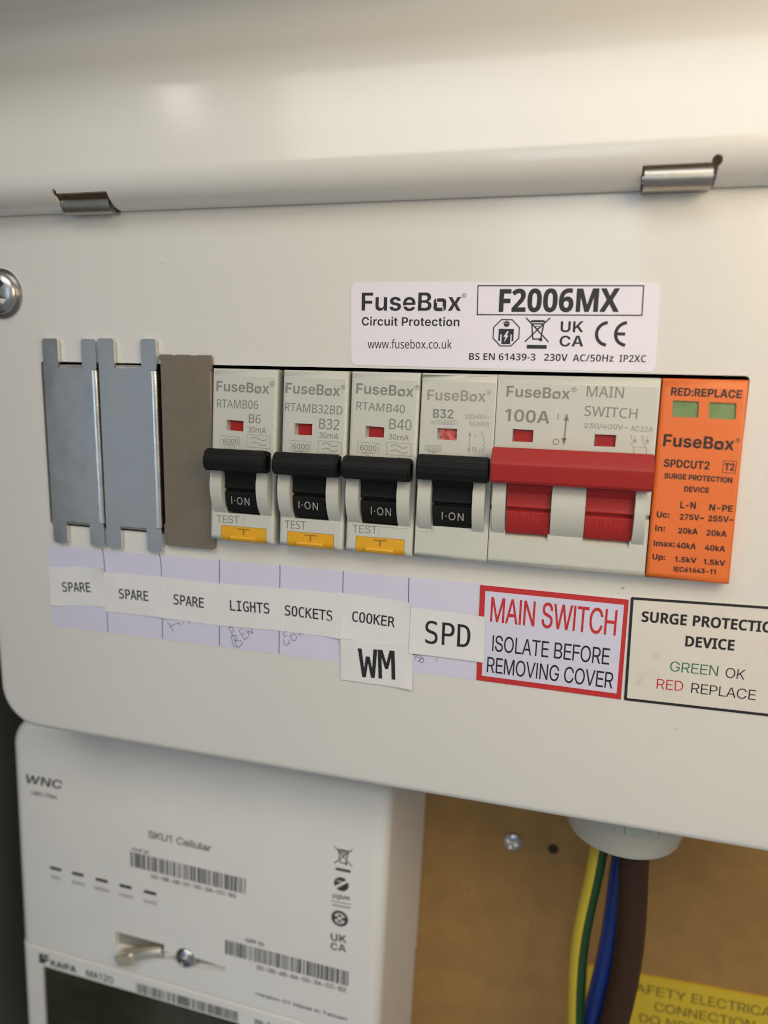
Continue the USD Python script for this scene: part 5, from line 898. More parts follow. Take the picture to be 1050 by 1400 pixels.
t.part('rating_symbols', sym, 'paleink', smooth=False)
t.part('moulding_line', stroke([(0.6, -38.15), (4.6, -38.15), (4.6, -35.5)], 0.09, INK), 'paleink', smooth=False)

# main switch, two modules wide
t = device('main_switch', 4, 'wide red-levered main switch marked 100A beside the orange device', 'main switch')
b = body_solid(35.85, 0.35, 0.08)
for u0, u1 in ((3.95, 14.2), (21.75, 32.4)):
    b -= box(u0, u1, -2, 9, -36.4, -20)
    b -= along_x([(-0.5, -35.9), (3.2, -35.9), (0.0, -38.35), (-0.5, -38.35)], u0 - 0.05, u1 - 0.4)   # sloping ledge below the rocker
b -= box(0.6, 3.95, -0.2, 0.25, -37.3, -21)
b -= box(32.4, 35.0, -0.2, 0.25, -37.7, -21)
b -= box(34.9, 36.2, -1, 2.0, -31.6, -30.5)
b -= box(-0.2, 0.75, -1, 2.0, -31.6, -30.5)
F1 = [(4.25, -12.49), (8.99, -12.58), (8.97, -15.4), (4.21, -15.41)]
F2 = [(22.68, -12.92), (27.36, -12.92), (27.27, -15.62), (22.61, -15.64)]
b -= flag_cut(F1); b -= flag_cut(F2)
t.part('body', b, 'plastic', smooth=32)
t.part('cheek', cheek(0.8, 3.8, -20.5, -36.9), 'plastic', smooth=32)
t.part('cheek', cheek(32.35, 34.75, -20.5, -37.2), 'plastic', smooth=32)
t.part('centre_cheek', cheek(14.25, 21.75, -20.5, -36.8, 3.2), 'plastic', smooth=32)
for u0, u1, ion in ((4.1, 14.1, ('I·ON', 'plain', 6.3, -33.85, 11.5, -33.8, 1.6)), (21.9, 32.3, ('I·ON', 'plain', 24.5, -34.1, 29.75, -34.2, 1.65))):
    rp = rocker(t, u0, u1, 'red')
    p = text_poly(ion[0], ion[1], ion[2:4], ion[4:6], ion[6], 170.0)
    t.part('raised_lettering', sheet(p.segmentize(0.2), lambda a, c: ion_y(a, c) - 0.06), 'redtext', under=rp, smooth=False)
prof = [(2.2, -17.4), (4.2, -16.75), (5.0, -16.8), (6.9, -19.8), (7.15, -20.5), (7.1, -21.2), (6.5, -24.2), (6.1, -24.75), (5.5, -24.95), (3.2, -25.0), (2.2, -24.0)]
h = along_x([(-a, c) for a, c in prof], 0.55, 35.15)
sm = list(Polygon(prof).buffer(-0.25).exterior.coords)[:-1]
h += along_x([(-a, c) for a, c in sm], 0.3, 35.4)
t.part('lever', h, 'red', smooth=20)
for F in (F1, F2):
    x0, z0, x1, z1 = Polygon(F).bounds
    t.part('trip_flag', along_y(sbox(x0 + 0.3, z0 - 0.1, x1 + 0.1, z1 + 0.1), 0.8, 1.5), 'flag')
t.part('brand_lettering', words([('FuseBox', 'logo', 2.25, -5.08, 16.6, -5.29, 2.48)], INK) + registered(16.8, 17.95, -3.67, INK), 'greyink', smooth=False)
t.part('rating_lettering', words([('100A', 'heavy', 2.27, -10.72, 12.43, -10.97, 2.82)], INK), 'greyink', smooth=False)
t.part('name_lettering', words([('MAIN', 'human', 20.22, -4.59, 28.23, -4.66, 2.41), ('SWITCH', 'human', 20.03, -8.86, 31.43, -9.14, 2.23)], INK), 'greyink', smooth=False)
t.part('lower_lettering', words([('230/400V~', 'plain', 20.15, -11.61, 29.66, -11.65, 1.1), ('AC22A', 'plain', 30.27, -11.9, 35.03, -11.97, 1.16), ('1', 'plain', 30.35, -13.84, 30.7, -13.81, 0.97), ('3', 'plain', 32.72, -13.92, 33.3, -13.89, 0.97)], INK), 'greyink', smooth=False)
sym = stroke([(14.3, -8.6), (14.33, -9.98)], 0.2, INK) + sheet(Point(14.19, -15.04).buffer(0.74).difference(Point(14.19, -15.04).buffer(0.53)), INK)
sym += stroke([(16.18, -9.6), (16.0, -14.6)], 0.36, INK) + sheet(union_all([Polygon([(16.2, -8.4), (15.55, -10.1), (16.8, -10.1)]), Polygon([(15.98, -15.8), (15.35, -14.1), (16.6, -14.1)])]), INK)
for x in (31.32, 33.98):
    sym += stroke([(x, -12.85), (x, -14.3)], 0.1, INK) + stroke([(x - 0.45, -13.85), (x + 0.45, -13.85)], 0.1, INK) + sheet(Point(x, -14.2).buffer(0.36).difference(Point(x, -14.2).buffer(0.25)), INK)
    sym += stroke([(x - 0.8, -14.45), (x + 0.0, -15.7), (x + 0.08, -18.6)], 0.12, INK)
sym += stroke([(31.3, -15.45), (32.1, -15.45)], 0.1, INK) + stroke([(32.35, -15.45), (33.1, -15.44)], 0.1, INK) + stroke([(33.3, -15.44), (33.9, -15.44)], 0.1, INK)
t.part('wiring_symbol', sym, 'greyink', smooth=False)

# surge protection device
t = device('surge_protector', 6, 'orange surge protection device with two green windows at the right end', 'surge protector')
b = body_solid(17.65, 0.9)
W1 = Polygon([(2.58, -4.8), (7.98, -4.96), (8.15, -8.43), (2.75, -8.44)]).buffer(-0.35).buffer(0.35)
W2 = Polygon([(10.01, -4.98), (15.53, -5.07), (15.68, -8.61), (10.24, -8.54)]).buffer(-0.35).buffer(0.35)
b -= along_y(W1, -1, 1.2); b -= along_y(W2, -1, 1.2)
t.part('body', b, 'orange', smooth=32)
for W in (W1, W2):
    t.part('status_window', along_y(W.buffer(0.05), 0.45, 1.3), 'green')
t.part('brand_lettering', words([('FuseBox', 'logo', 1.37, -14.9, 15.8, -15.17, 2.62)], INK, 0.04) + registered(16.05, 17.0, -13.5, INK), 'brownink', smooth=False)
t.part('lettering', words([('RED:REPLACE', 'heavy', 2.1, -3.73, 16.38, -3.98, 1.69), ('SPDCUT2', 'heavy', 1.9, -19.47, 11.28, -19.59, 1.72), ('T2', 'heavy', 14.37, -19.61, 16.3, -19.58, 1.58), ('SURGE PROTECTION', 'heavy', 2.21, -22.02, 16.12, -22.25, 1.17), ('DEVICE', 'heavy', 6.56, -24.72, 11.67, -24.73, 1.17)], INK, 0.035)
       + frame_of([(13.96, -17.45), (16.68, -17.45), (16.66, -20.2), (13.96, -20.15)], 0.12, INK), 'brownink', smooth=False)
t.part('rating_lettering', words([('L-N', 'heavy', 6.1, -28.49, 9.28, -28.38, 1.48), ('N-PE', 'heavy', 12.05, -28.55, 16.76, -28.55, 1.38), ('Uc:', 'heavy', 1.34, -30.86, 3.98, -30.78, 1.33), ('275V~', 'heavy', 6.18, -31.01, 11.15, -30.9, 1.26), ('255V~', 'heavy', 12.05, -30.94, 17.14, -30.85, 1.25), ('In:', 'heavy', 1.27, -33.93, 3.33, -33.89, 1.27), ('20kA', 'heavy', 6.12, -34.1, 10.13, -34.06, 1.24), ('20kA', 'heavy', 11.97, -34.14, 16.06, -34.1, 1.23), ('Imax:', 'heavy', 1.2, -37.37, 5.64, -37.26, 1.25), ('40kA', 'heavy', 6.0, -37.4, 10.05, -37.4, 1.24), ('40kA', 'heavy', 11.92, -37.44, 16.03, -37.45, 1.23), ('Up:', 'heavy', 1.2, -40.44, 3.91, -40.35, 1.23), ('1.5kV', 'heavy', 5.97, -40.59, 10.44, -40.48, 1.19), ('1.5kV', 'heavy', 11.94, -40.63, 16.35, -40.57, 1.18), ('IEC61643-11', 'heavy', 5.88, -42.75, 14.61, -42.65, 1.08)], INK, 0.035), 'brownink', smooth=False)

# ------------------------------------------------------------------ stickers and labels on the cover
def label_thing(name, corners, y1, material, label, cat, group=None, r=0.4, y0=0.0):
    c = np.mean(corners, axis=0)
    t = Thing(name, label, cat, (c[0], 0, min(p[1] for p in corners)), group=group)
    t.part('sheet', card(corners, y0, y1, r), material, smooth=False)
    return t


t = label_thing('product_sticker', [(14.8, -3.95), (85.5, -4.6), (86.0, -23.8), (15.2, -23.55)], -0.12, 'sticker', 'white product sticker reading F2006MX above the breakers', 'sticker', r=1.6, y0=-0.01)
Y = -0.15
t.part('brand_lettering', words([('Fus\u0259Box', 'logo', 17.61, -10.57, 41.93, -10.64, 4.2)], Y) + registered(42.0, 43.05, -7.7, Y), 'ink', smooth=False)
t.part('lettering', words([('Circuit Protection', 'heavy', 17.72, -14.08, 41.7, -14.11, 2.01), ('www.fusebox.co.uk', 'human', 19.34, -19.47, 40.12, -19.3, 2.0), ('BS EN 61439-3', 'humanheavy', 44.32, -21.81, 59.73, -21.72, 1.56), ('230V', 'humanheavy', 61.65, -21.73, 66.91, -21.73, 1.57), ('AC/50Hz', 'humanheavy', 68.04, -21.75, 76.94, -21.68, 1.55), ('IP2XC', 'humanheavy', 78.19, -21.7, 83.87, -21.68, 1.53)], Y), 'ink', smooth=False)
t.part('model_lettering', words([('F2006MX', 'humanheavy', 50.82, -10.75, 77.08, -10.75, 4.86)], Y, 0.12), 'ink', smooth=False)
t.part('model_number_frame', frame_of([(45.52, -4.85), (82.15, -5.17), (82.31, -11.71), (45.67, -11.61)], 0.27, Y), 'ink', smooth=False)


def arc(c, r, w, a0, a1, squash=1.0):
    pts = [(c[0] + squash * r * math.cos(a), c[1] + r * math.sin(a)) for a in np.radians(np.linspace(a0, a1, 24))]
    return LineString(pts).buffer(w / 2, cap_style=2)


ce = union_all([arc((75.3, -15.6), 2.45, 0.72, 95, 265), arc((79.4, -15.6), 2.45, 0.72, 95, 265), sbox(77.1, -15.95, 79.0, -15.25)])
t.part('conformity_mark', sheet(ce, Y), 'ink', smooth=False)
t.part('conformity_mark', words([('UK', 'heavy', 64.89, -15.31, 69.94, -15.27, 2.41), ('CA', 'heavy', 64.89, -18.48, 70.16, -18.42, 2.38)], Y), 'ink', smooth=False)


def bin_icon(x, z, s):
    """Crossed-out wheeled bin, s half its height."""
    body = Polygon([(x - .55 * s, z + .55 * s), (x + .55 * s, z + .55 * s), (x + .38 * s, z - .8 * s), (x - .38 * s, z - .8 * s)])
    out = [body.difference(body.buffer(-.12 * s)), Polygon([(x - .68 * s, z + .62 * s), (x + .68 * s, z + .62 * s), (x + .5 * s, z + .8 * s), (x - .5 * s, z + .8 * s)])]
    out += [LineString([(x - .95 * s, z + .95 * s), (x + .95 * s, z - .95 * s)]).buffer(.055 * s), LineString([(x + .95 * s, z + .95 * s), (x - .95 * s, z - .95 * s)]).buffer(.055 * s), Point(x + .32 * s, z - .78 * s).buffer(.15 * s), sbox(x - .2 * s, z + .1 * s, x + .2 * s, z + .32 * s).difference(sbox(x - .12 * s, z + .16 * s, x + .12 * s, z + .26 * s))]
    return union_all(out)


t.part('crossed_bin_symbol', sheet(union_all([bin_icon(59.75, -14.85, 2.75), sbox(57.6, -19.05, 62.08, -18.2)]), Y), 'ink', smooth=False)
octa = Polygon([(52.7 + 3.35 * math.cos(a), -15.55 + 3.35 * math.sin(a)) for a in np.radians(np.arange(8) * 45 + 22.5)])
fig = [octa.difference(octa.buffer(-0.28)), Point(52.7, -13.55).buffer(0.68), sbox(51.85, -13.4, 53.55, -13.2),
       Polygon([(50.95, -14.65), (54.45, -14.65), (54.45, -17.4), (54.0, -17.4), (54.0, -15.9), (53.75, -15.9), (53.75, -18.1), (51.7, -18.1), (51.7, -15.9), (51.4, -15.9), (51.4, -17.4), (50.95, -17.4)])]
fig = union_all(fig).difference(Polygon([(52.9, -15.2), (52.1, -16.5), (52.6, -16.45), (52.3, -17.7), (53.3, -16.1), (52.8, -16.15), (53.3, -15.2)])).difference(sbox(51.9, -13.42, 53.5, -13.36))
t.part('technician_symbol', sheet(fig, Y), 'ink', smooth=False)

strip = label_thing('circuit_label_strip', [(-76.6, -76.8), (49.2, -76.0), (49.6, -101.5), (-76.9, -101.4)], -0.08, 'lilac', 'long lilac paper strip with cell lines under the breakers', 'label strip', r=0.3, y0=-0.01)
Y = -0.11
lines = []
for (xa, xb) in ((-58.2, -57.9), (-39.75, -40.0), (-21.65, -22.1), (-3.85, -4.2), (13.87, 13.8), (31.48, 31.6)):
    bow = 0.35 if xa < -30 else 0.0
    lines += stroke([(xa - bow, -76.2), (xa, -78.5), (xa * 0.7 + xb * 0.3 + bow * .6, -83.5), (xb + (xa - xb) * .3 + bow * .3, -94.5), (xb, -101.2)], 0.22, Y)
strip.part('cell_line', lines, 'line', smooth=False)
SCRIBBLES = (
    [(-38.22, -95.91), (-36.39, -98.6)],
    [(-37.47, -97.25), (-34.46, -95.67)],
    [(-34.93, -95.97), (-34.02, -96.36)],
    [(-33.48, -95.56), (-33.1, -96.01)],
    [(-31.84, -95.37), (-31.06, -95.53)],
    [(-19.22, -95.38), (-18.73, -96.11), (-17.38, -98.66), (-16.79, -100.89)],
    [(-19.22, -95.38), (-18.21, -95.15), (-17.6, -95.98), (-18.37, -97.09)],
    [(-18.63, -97.61), (-17.67, -101.0)],
    [(-18.38, -97.82), (-17.11, -97.43), (-16.62, -98.09), (-17.39, -99.15)],
    [(-17.39, -99.15), (-15.63, -98.69), (-15.14, -99.72), (-16.16, -100.81), (-17.54, -100.62)],
    [(-16.09, -95.98), (-14.37, -98.42)],
    [(-16.09, -95.98), (-14.96, -95.13)],
    [(-15.35, -97.1), (-14.35, -96.38)],
    [(-14.37, -98.42), (-13.36, -97.46)],
    [(-13.96, -95.61), (-12.98, -96.94), (-13.34, -95.66), (-11.86, -96.32), (-12.47, -94.84)],
    [(-2.07, -94.34), (-3.04, -95.28), (-2.56, -96.05), (-1.77, -95.6)],
    [(-2.8, -96.91), (-2.68, -98.44), (-1.95, -98.59), (-1.11, -97.77), (-1.35, -96.85)],
    [(-0.87, -95.5), (0.21, -94.9), (1.05, -95.74), (0.58, -96.86), (-0.39, -96.86), (-0.87, -95.5)],
    [(1.29, -94.77), (1.89, -95.17), (2.24, -94.42), (2.84, -94.82)],
    [(33.4, -96.6), (34.9, -96.7), (36.1, -97.6), (35.8, -98.6), (34.7, -98.3), (35.6, -97.5), (33.9, -97.2), (33.6, -98.3)],
    [(39.4, -97.0), (39.5, -97.6)])
for a, z in ((-39, -26), (-23, -8), (-5, 9), (30, 38.5), (39, 41)):
    pen = []
    for s in SCRIBBLES:
        if a < s[0][0] < z: pen += stroke(s, 0.17, Y)
    strip.part('handwriting', pen, 'pen', smooth=False, kind='stuff')

t = label_thing('warning_sign', [(49.6, -76.3), (84.75, -76.45), (84.95, -101.6), (49.8, -101.4)], -0.20, 'lilac', 'red-bordered MAIN SWITCH warning sign under the red lever', 'sign', r=0.1, y0=-0.01)
o = Polygon([(49.62, -76.32), (84.73, -76.47), (84.93, -101.58), (49.82, -101.38)])
t.part('border', sheet(o.difference(Polygon([(50.98, -77.75), (83.75, -77.87), (83.82, -100.2), (51.17, -100.0)])), -0.23), 'redtext', smooth=False)
t.part('heading_lettering', words([('MAIN SWITCH', 'plain', 52.57, -85.47, 82.37, -85.63, 6.25)], -0.23, 0.07), 'redtext', smooth=False)
t.part('lettering', words([('ISOLATE BEFORE', 'plain', 53.41, -93.1, 81.47, -93.15, 4.1), ('REMOVING COVER', 'plain', 52.36, -98.87, 82.71, -99.08, 4.07)], -0.23, 0.03), 'ink', smooth=False)

t = label_thing('surge_sign', [(85.1, -75.75), (121.2, -74.75), (122.2, -101.0), (85.6, -101.7)], -0.16, 'sign', 'black-bordered cream SURGE PROTECTION DEVICE sign cut off by the right edge', 'sign', r=0.5, y0=-0.01)
o = Polygon([(85.12, -75.77), (121.18, -74.77), (122.18, -100.98), (85.62, -101.68)]).buffer(-.4).buffer(.4)
t.part('border', sheet(o.difference(o.buffer(-0.66)), -0.19), 'ink', smooth=False)
t.part('heading_lettering', words([('SURGE', 'humanheavy', 87.97, -81.51, 97.79, -81.33, 2.5), ('PROTECTION', 'humanheavy', 99.21, -81.27, 118.3, -81.0, 2.48), ('DEVICE', 'humanheavy', 98.04, -86.39, 108.46, -86.17, 2.49)], -0.19, 0.06), 'ink', smooth=False)
t.part('stain', sheet(union_all([LineString([(88.4, -97.2), (89.2, -95.2), (90.6, -93.6), (92.0, -92.6)]).buffer(0.55), LineString([(91.6, -92.9), (93.0, -94.4)]).buffer(0.4), Point(92.0, -89.6).buffer(1.1)]), -0.175), 'stain', smooth=False, kind='stuff')
t.part('green_lettering', words([('GREEN', 'plain', 95.25, -92.92, 105.7, -92.79, 2.46)], -0.19), 'greentext', smooth=False)
t.part('red_lettering', words([('RED', 'plain', 92.7, -97.7, 98.59, -97.54, 2.49)], -0.19), 'redtext', smooth=False)
t.part('lettering', words([('OK', 'plain', 107.28, -92.87, 111.43, -92.92, 2.41)], -0.19), 'ink', smooth=False)
t.part('lettering', words([('REPLACE', 'plain', 100.35, -97.66, 114.21, -97.56, 2.46)], -0.19), 'ink', smooth=False)


def tape(corners, row, y, label, bold=0.055, ink='ink', lift=()):
    """A printed label-maker tape; lift raises chosen corners off the cover (mm)."""
    P = np.array(corners, float)                           # TL, TR, BR, BL
    nx, nz_ = 12, 6
    lifts = dict(lift)

    def at(u, v):
        top, bot = P[0] * (1 - u) + P[1] * u, P[3] * (1 - u) + P[2] * u
        return top * (1 - v) + bot * v

    def ymap(u, v):
        l = 0.03 * math.sin(9 * u + 3 * v + corners[0][0])
        for (cu, cv), h_ in lifts.items():
            d = math.hypot((u - cu) * 1.5, v - cv)
            l += h_ * max(0, 1 - d / 0.7) ** 2
        return y - abs(l)
    v, f = [], []
    for side in (0, 1):
        for j in range(nz_ + 1):
            for i in range(nx + 1):
                p = at(i / nx, j / nz_)
                v.append((p[0], ymap(i / nx, j / nz_) + (0.09 if side else 0.0), p[1]))
    n1 = (nx + 1) * (nz_ + 1)
    for j in range(nz_):
        for i in range(nx):
            a, b, c, d = j * (nx + 1) + i, j * (nx + 1) + i + 1, (j + 1) * (nx + 1) + i + 1, (j + 1) * (nx + 1) + i
            f += [(a, d, c), (a, c, b), (n1 + a, n1 + c, n1 + d), (n1 + a, n1 + b, n1 + c)]
    rim = [i for i in range(nx + 1)] + [j * (nx + 1) + nx for j in range(1, nz_ + 1)] + [nz_ * (nx + 1) + i for i in range(nx - 1, -1, -1)] + [j * (nx + 1) for j in range(nz_ - 1, 0, -1)]
    for a, b in zip(rim, rim[1:] + rim[:1]):
        f += [(a, b, n1 + b), (a, n1 + b, n1 + a)]
    c = P.mean(0)
    t = Thing('name_tape', label, 'label', (c[0], 0, P[:, 1].min()), group='printed name tapes')
    t.part('sheet', trimesh.Trimesh(np.array(v), np.array(f), process=False), 'tape', smooth=40)
    inv = np.linalg.inv(np.c_[P[1] - P[0], P[3] - P[0]])

    def yl(a, b):
        u, w = inv @ (np.array([a, b]) - P[0])
        return ymap(min(1, max(0, u)), min(1, max(0, w))) - 0.03
    q = text_poly(row[0], row[1], row[2:4], row[4:6], row[6])
    if bold: q = q.buffer(bold)
    t.part('lettering', sheet(q.segmentize(1.0), yl), ink, smooth=False)
    return t


tape([(-77.25, -83.5), (-58.2, -81.7), (-58.2, -93.5), (-76.8, -95.2)], ('SPARE', 'mono', -72.51, -90.44, -62.95, -89.63, 2.78), -0.20, 'leftmost tape printed SPARE, under the end blanking plate', lift={(1, 0): 0.9, (0, 1): 0.3})
tape([(-58.3, -83.12), (-39.3, -82.8), (-39.6, -94.75), (-58.4, -94.94)], ('SPARE', 'mono', -53.47, -90.51, -44.02, -90.33, 2.82), -0.27, 'second tape printed SPARE, under the middle blanking plate', lift={(0, 0): 0.35, (1, 1): 0.3})
tape([(-39.5, -82.96), (-21.5, -83.15), (-21.72, -95.16), (-39.83, -94.81)], ('SPARE', 'mono', -35.95, -90.38, -26.63, -90.55, 2.87), -0.21, 'third tape printed SPARE, under the brown plate', lift={(0, 1): 0.4})
tape([(-21.7, -82.91), (-3.23, -82.52), (-2.8, -94.5), (-22.04, -95.03)], ('LIGHTS', 'mono', -18.49, -90.32, -6.87, -89.97, 2.86), -0.28, 'tape printed LIGHTS under the first breaker')
tape([(-3.4, -82.53), (13.9, -82.42), (13.86, -94.6), (-2.95, -94.5)], ('SOCKETS', 'mono', -2.39, -89.93, 11.02, -90.06, 2.79), -0.21, 'tape printed SOCKETS under the second breaker', lift={(1, 1): 0.6, (0, 0): 0.25})
tape([(12.8, -82.0), (32.1, -82.64), (32.3, -95.0), (13.7, -94.3)], ('COOKER', 'mono', 16.59, -89.43, 28.08, -89.79, 2.73), -0.30, 'tape printed COOKER under the third breaker', lift={(0, 1): 0.6, (1, 0): 0.5})
tape([(13.61, -94.44), (33.11, -94.4), (33.36, -106.09), (13.68, -106.09)], ('WM', 'mono', 18.89, -104.51, 28.63, -103.97, 7.71), -0.38, 'tape printed with large heavy letters WM, hanging below the strip', bold=0.14, lift={(0, 0): 0.55, (1, 0): 0.4, (1, 1): 0.7})
tape([(32.25, -83.96), (51.37, -84.3), (51.5, -96.41), (32.23, -96.18)], ('SPD', 'mono', 36.29, -92.97, 47.84, -92.91, 5.95), -0.46, 'tape printed with large letters SPD, lapping the red border', bold=0.03, lift={(0, 1): 0.5, (1, 0): 0.35})

# ------------------------------------------------------------------ communications hub and the electricity meter under it
ROLL = 1.35


def rolled(pts, pivot=(-118.0, -165.0)):
    a = -math.radians(ROLL); c, s = math.cos(a), math.sin(a)
    return [(pivot[0] + c * (x - pivot[0]) - s * (z - pivot[1]), pivot[1] + s * (x - pivot[0]) + c * (z - pivot[1])) for x, z in pts]


YF = 25.0


def case(x0, x1, z0, z1, y0, y1, r, rad, draft=0.0, square_top=False, square_bottom=False, taper=0.0):
    pts = []
    for k in range(9):
        a = k / 8 * math.pi / 2
        ins, y = rad * (1 - math.sin(a)), y0 + rad * (1 - math.cos(a))
        zt = z1 - (0.4 * ins / rad if square_top else ins); zb = z0 + (0.4 * ins / rad if square_bottom else ins)
        q = np.array(rrect(x0 + ins, x1 - ins, zb, zt, max(0.5, r - ins), 10).exterior.coords)[:-1]
        q2 = np.array(rrect(x0 + ins, x1 - ins, zb, zt, max(0.5, min(r, 4.5) - ins), 6).exterior.coords)[:-1]
        q = np.vstack([q[q[:, 0] < 0.5 * (x0 + x1)], q2[q2[:, 0] > 0.5 * (x0 + x1)]])
        if square_bottom: q = np.vstack([q, [(x0 + ins, zb), (x1 - ins, zb)]])
        if square_top: q = np.vstack([q, [(x0 + ins, zt), (x1 - ins, zt)]])
        pts.append(np.c_[q[:, 0], np.full(len(q), y), q[:, 1]])
    last = pts[-1].copy(); last[:, 1] = y1
    last[:, 0] += np.where(last[:, 0] > (x0 + x1) / 2, draft, -0.3 * draft)
    pts.append(last)
    P = np.vstack(pts)
    xz = np.array(rolled([(a, b) for a, b in P[:, [0, 2]]]))
    return m3.Manifold.hull_points(np.c_[xz[:, 0], P[:, 1], xz[:, 1]].astype(np.float32))


hub = Thing('communications_hub', 'white communications hub with barcodes and a metal seal, above the meter screen', 'communications hub', (-49, 69, -240))
hb = case(-120.0, 22.0, -241.3, -148.5, YF, 69.5, 11.5, 4.6, draft=3.2, square_bottom=True)
pocket = Polygon([(-79.4, -226.6), (-59.4, -227.0), (-59.4, -232.0), (-54.5, -230.6), (-46.0, -229.3), (-35.6, -230.2), (-36.0, -232.0), (-47.5, -233.6), (-55.0, -232.8), (-60.0, -233.2), (-79.6, -233.6)])
hb -= along_y(pocket, YF - 2, YF + 2.6)
hub.part('case', hb, 'meter', smooth=30)
hub.part('recess', along_y(pocket.buffer(-0.05), YF + 2.4, YF + 2.9), 'groove')  # pocket floor, coloured darker than the case for its shadow
YI = YF - 0.05
hub.part('brand_lettering', sheet(affinity.skew(text_poly('WNC', 'heavy', (-114.0, -173.74), (-98.5, -173.51), 3.42), 14, 0, origin=(-106, -172)), YI), 'softink', smooth=False)
hub.part('lettering', words([('UEC:TN4', 'plain', -111.73, -177.96, -101.02, -177.9, 1.47), ('SKU1 Cellular', 'plain', -63.97, -185.6, -40.08, -186.06, 2.7), ('CHF ID', 'plain', -70.75, -192.0, -64.24, -192.1, 1.1), ('00-0B-6B-01-00-3A-CC-B2', 'plain', -63.62, -201.22, -30.96, -201.71, 1.45), ('GPF ID', 'plain', -27.61, -217.85, -20.82, -218.05, 1.4), ('00-0B-6B-AA-00-34-CC-B2', 'plain', -23.52, -227.65, 8.68, -227.95, 1.6), ('Version 01 Made in Taiwan', 'plain', -24.16, -238.0, 9.2, -238.9, 1.2)], YI, 0.05), 'softink', smooth=False)
slots = [(-105.9, -206.1), (-96.5, -206.25), (-86.5, -206.55), (-76.65, -206.85), (-66.8, -207.05)]
for (x, z), n_ in zip(slots, ('SW', 'WAN', 'MESH', 'HAN', 'GAS')):
    q = rrect(x, x + 5.0, z - 0.85, z + 0.35, 0.4, 4)
    hub.part('status_light', along_y(affinity.rotate(q, -1.2), YI, YF + 0.3), 'led')
    wn = {2: 3.7, 3: 5.2, 4: 6.0}[len(n_)]
    hub.part('light_lettering', words([(n_, 'plain', x + 2.4 - wn / 2, z - 4.6, x + 2.4 + wn / 2, z - 4.7, 1.4)], YI), 'softink', smooth=False)


def barcode(tl, tr, hgt, seed, y):
    rng = random.Random(seed); out = []
    d = np.array(tr) - np.array(tl); w = np.linalg.norm(d); d = d / w; n = np.array([d[1], -d[0]])
    x = 0.0
    while x < w:
        b = rng.choice((0.28, 0.28, 0.5, 0.5, 0.8)); g = rng.choice((0.26, 0.26, 0.45, 0.7))
        b = min(b, w - x)
        a0, a1 = np.array(tl) + d * x, np.array(tl) + d * (x + b)
        out.append(Polygon([a0, a1, a1 + n * hgt, a0 + n * hgt])); x += b + g
    m = []
    for p in out: m += sheet(p, y)
    return m


hub.part('barcode', barcode((-71.6, -192.6), (-27.3, -193.6), 5.8, 3, YI), 'softink', smooth=False)
hub.part('barcode', barcode((-35.2, -219.0), (9.55, -219.85), 5.6, 5, YI), 'softink', smooth=False)
hub.part('crossed_bin_symbol', sheet(union_all([bin_icon(7.1, -177.9, 3.1), sbox(4.6, -183.3, 9.6, -182.3)]), YI), 'softink', smooth=False)
zb = Point(6.6, -188.0).buffer(2.5).difference(LineString([(4.9, -189.3), (8.3, -186.7)]).buffer(0.45)).difference(LineString([(5.2, -187.0), (8.0, -187.3)]).buffer(0.18))
hub.part('radio_symbol', sheet(zb, YI) + words([('zigbee', 'heavy', 3.5, -193.6, 9.6, -193.2, 1.7)], YI) + stroke([(3.0, -194.9), (9.9, -194.7)], 0.25, YI) + stroke([(3.6, -196.2), (9.9, -196.0)], 0.35, YI), 'softink', smooth=False)
rd = Point(6.2, -200.7).buffer(2.9)
rd = rd.difference(arc((6.2, -200.7), 1.7, 0.5, 20, 160)).difference(arc((6.2, -200.7), 1.7, 0.5, 200, 340)).difference(LineString([(5.2, -201.6), (7.2, -199.8)]).buffer(.25)).difference(LineString([(5.2, -199.8), (7.2, -201.6)]).buffer(.25))
hub.part('radio_symbol', sheet(rd, YI), 'softink', smooth=False)
hub.part('conformity_mark', words([('UK', 'heavy', 3.24, -209.6, 8.73, -209.3, 2.8), ('CA', 'heavy', 3.28, -213.0, 8.61, -212.7, 2.7)], YI), 'softink', smooth=False)
# wire seal: crimped ferrule, twisted wire, sealing screw
fer = smooth_path([(-60.0, YF - 0.2, -229.6), (-64.0, YF - 0.8, -230.4), (-68.5, YF - 1.2, -231.9), (-71.0, YF - 1.4, -233.0)], 14)
fp = hub.part('seal', [solid_tube(fer, np.linspace(1.75, 2.25, 14), 20)], 'lead', smooth=45)
blk = cbox(-3.7, 3.7, -2.6, 2.0, -2.2, 2.2, 0.5)
hub.part('seal_block', blk.rotate([0, -22, 0]).translate([-73.4, YF - 1.5, -234.1]), 'lead', under=fp)
ridges = [cbox(-0.3, 0.3, -2.9, -2.3, -1.7, 1.7, 0.15).translate([k, 0, 0]).rotate([0, -22, 0]).translate([-73.4, YF - 1.5, -234.1]) for k in (-2.2, -1.1, 0.0, 1.1, 2.2)]
hub.part('seal_ridge', ridges, 'lead', under=fp)
hub.part('seal_wire', solid_tube(smooth_path([(-60.5, YF, -229.6), (-58, YF + 0.4, -230.2), (-55, YF + 0.3, -231.0), (-51, YF - 0.5, -231.0), (-47.8, YF + 0.5, -229.8)], 24), 0.45, 10), 'screw')
pan_screw(hub, (-51.0, YF + 1.4, -230.3), 3.9, 3.2, 'screw', name='seal_screw', angle=0.5)

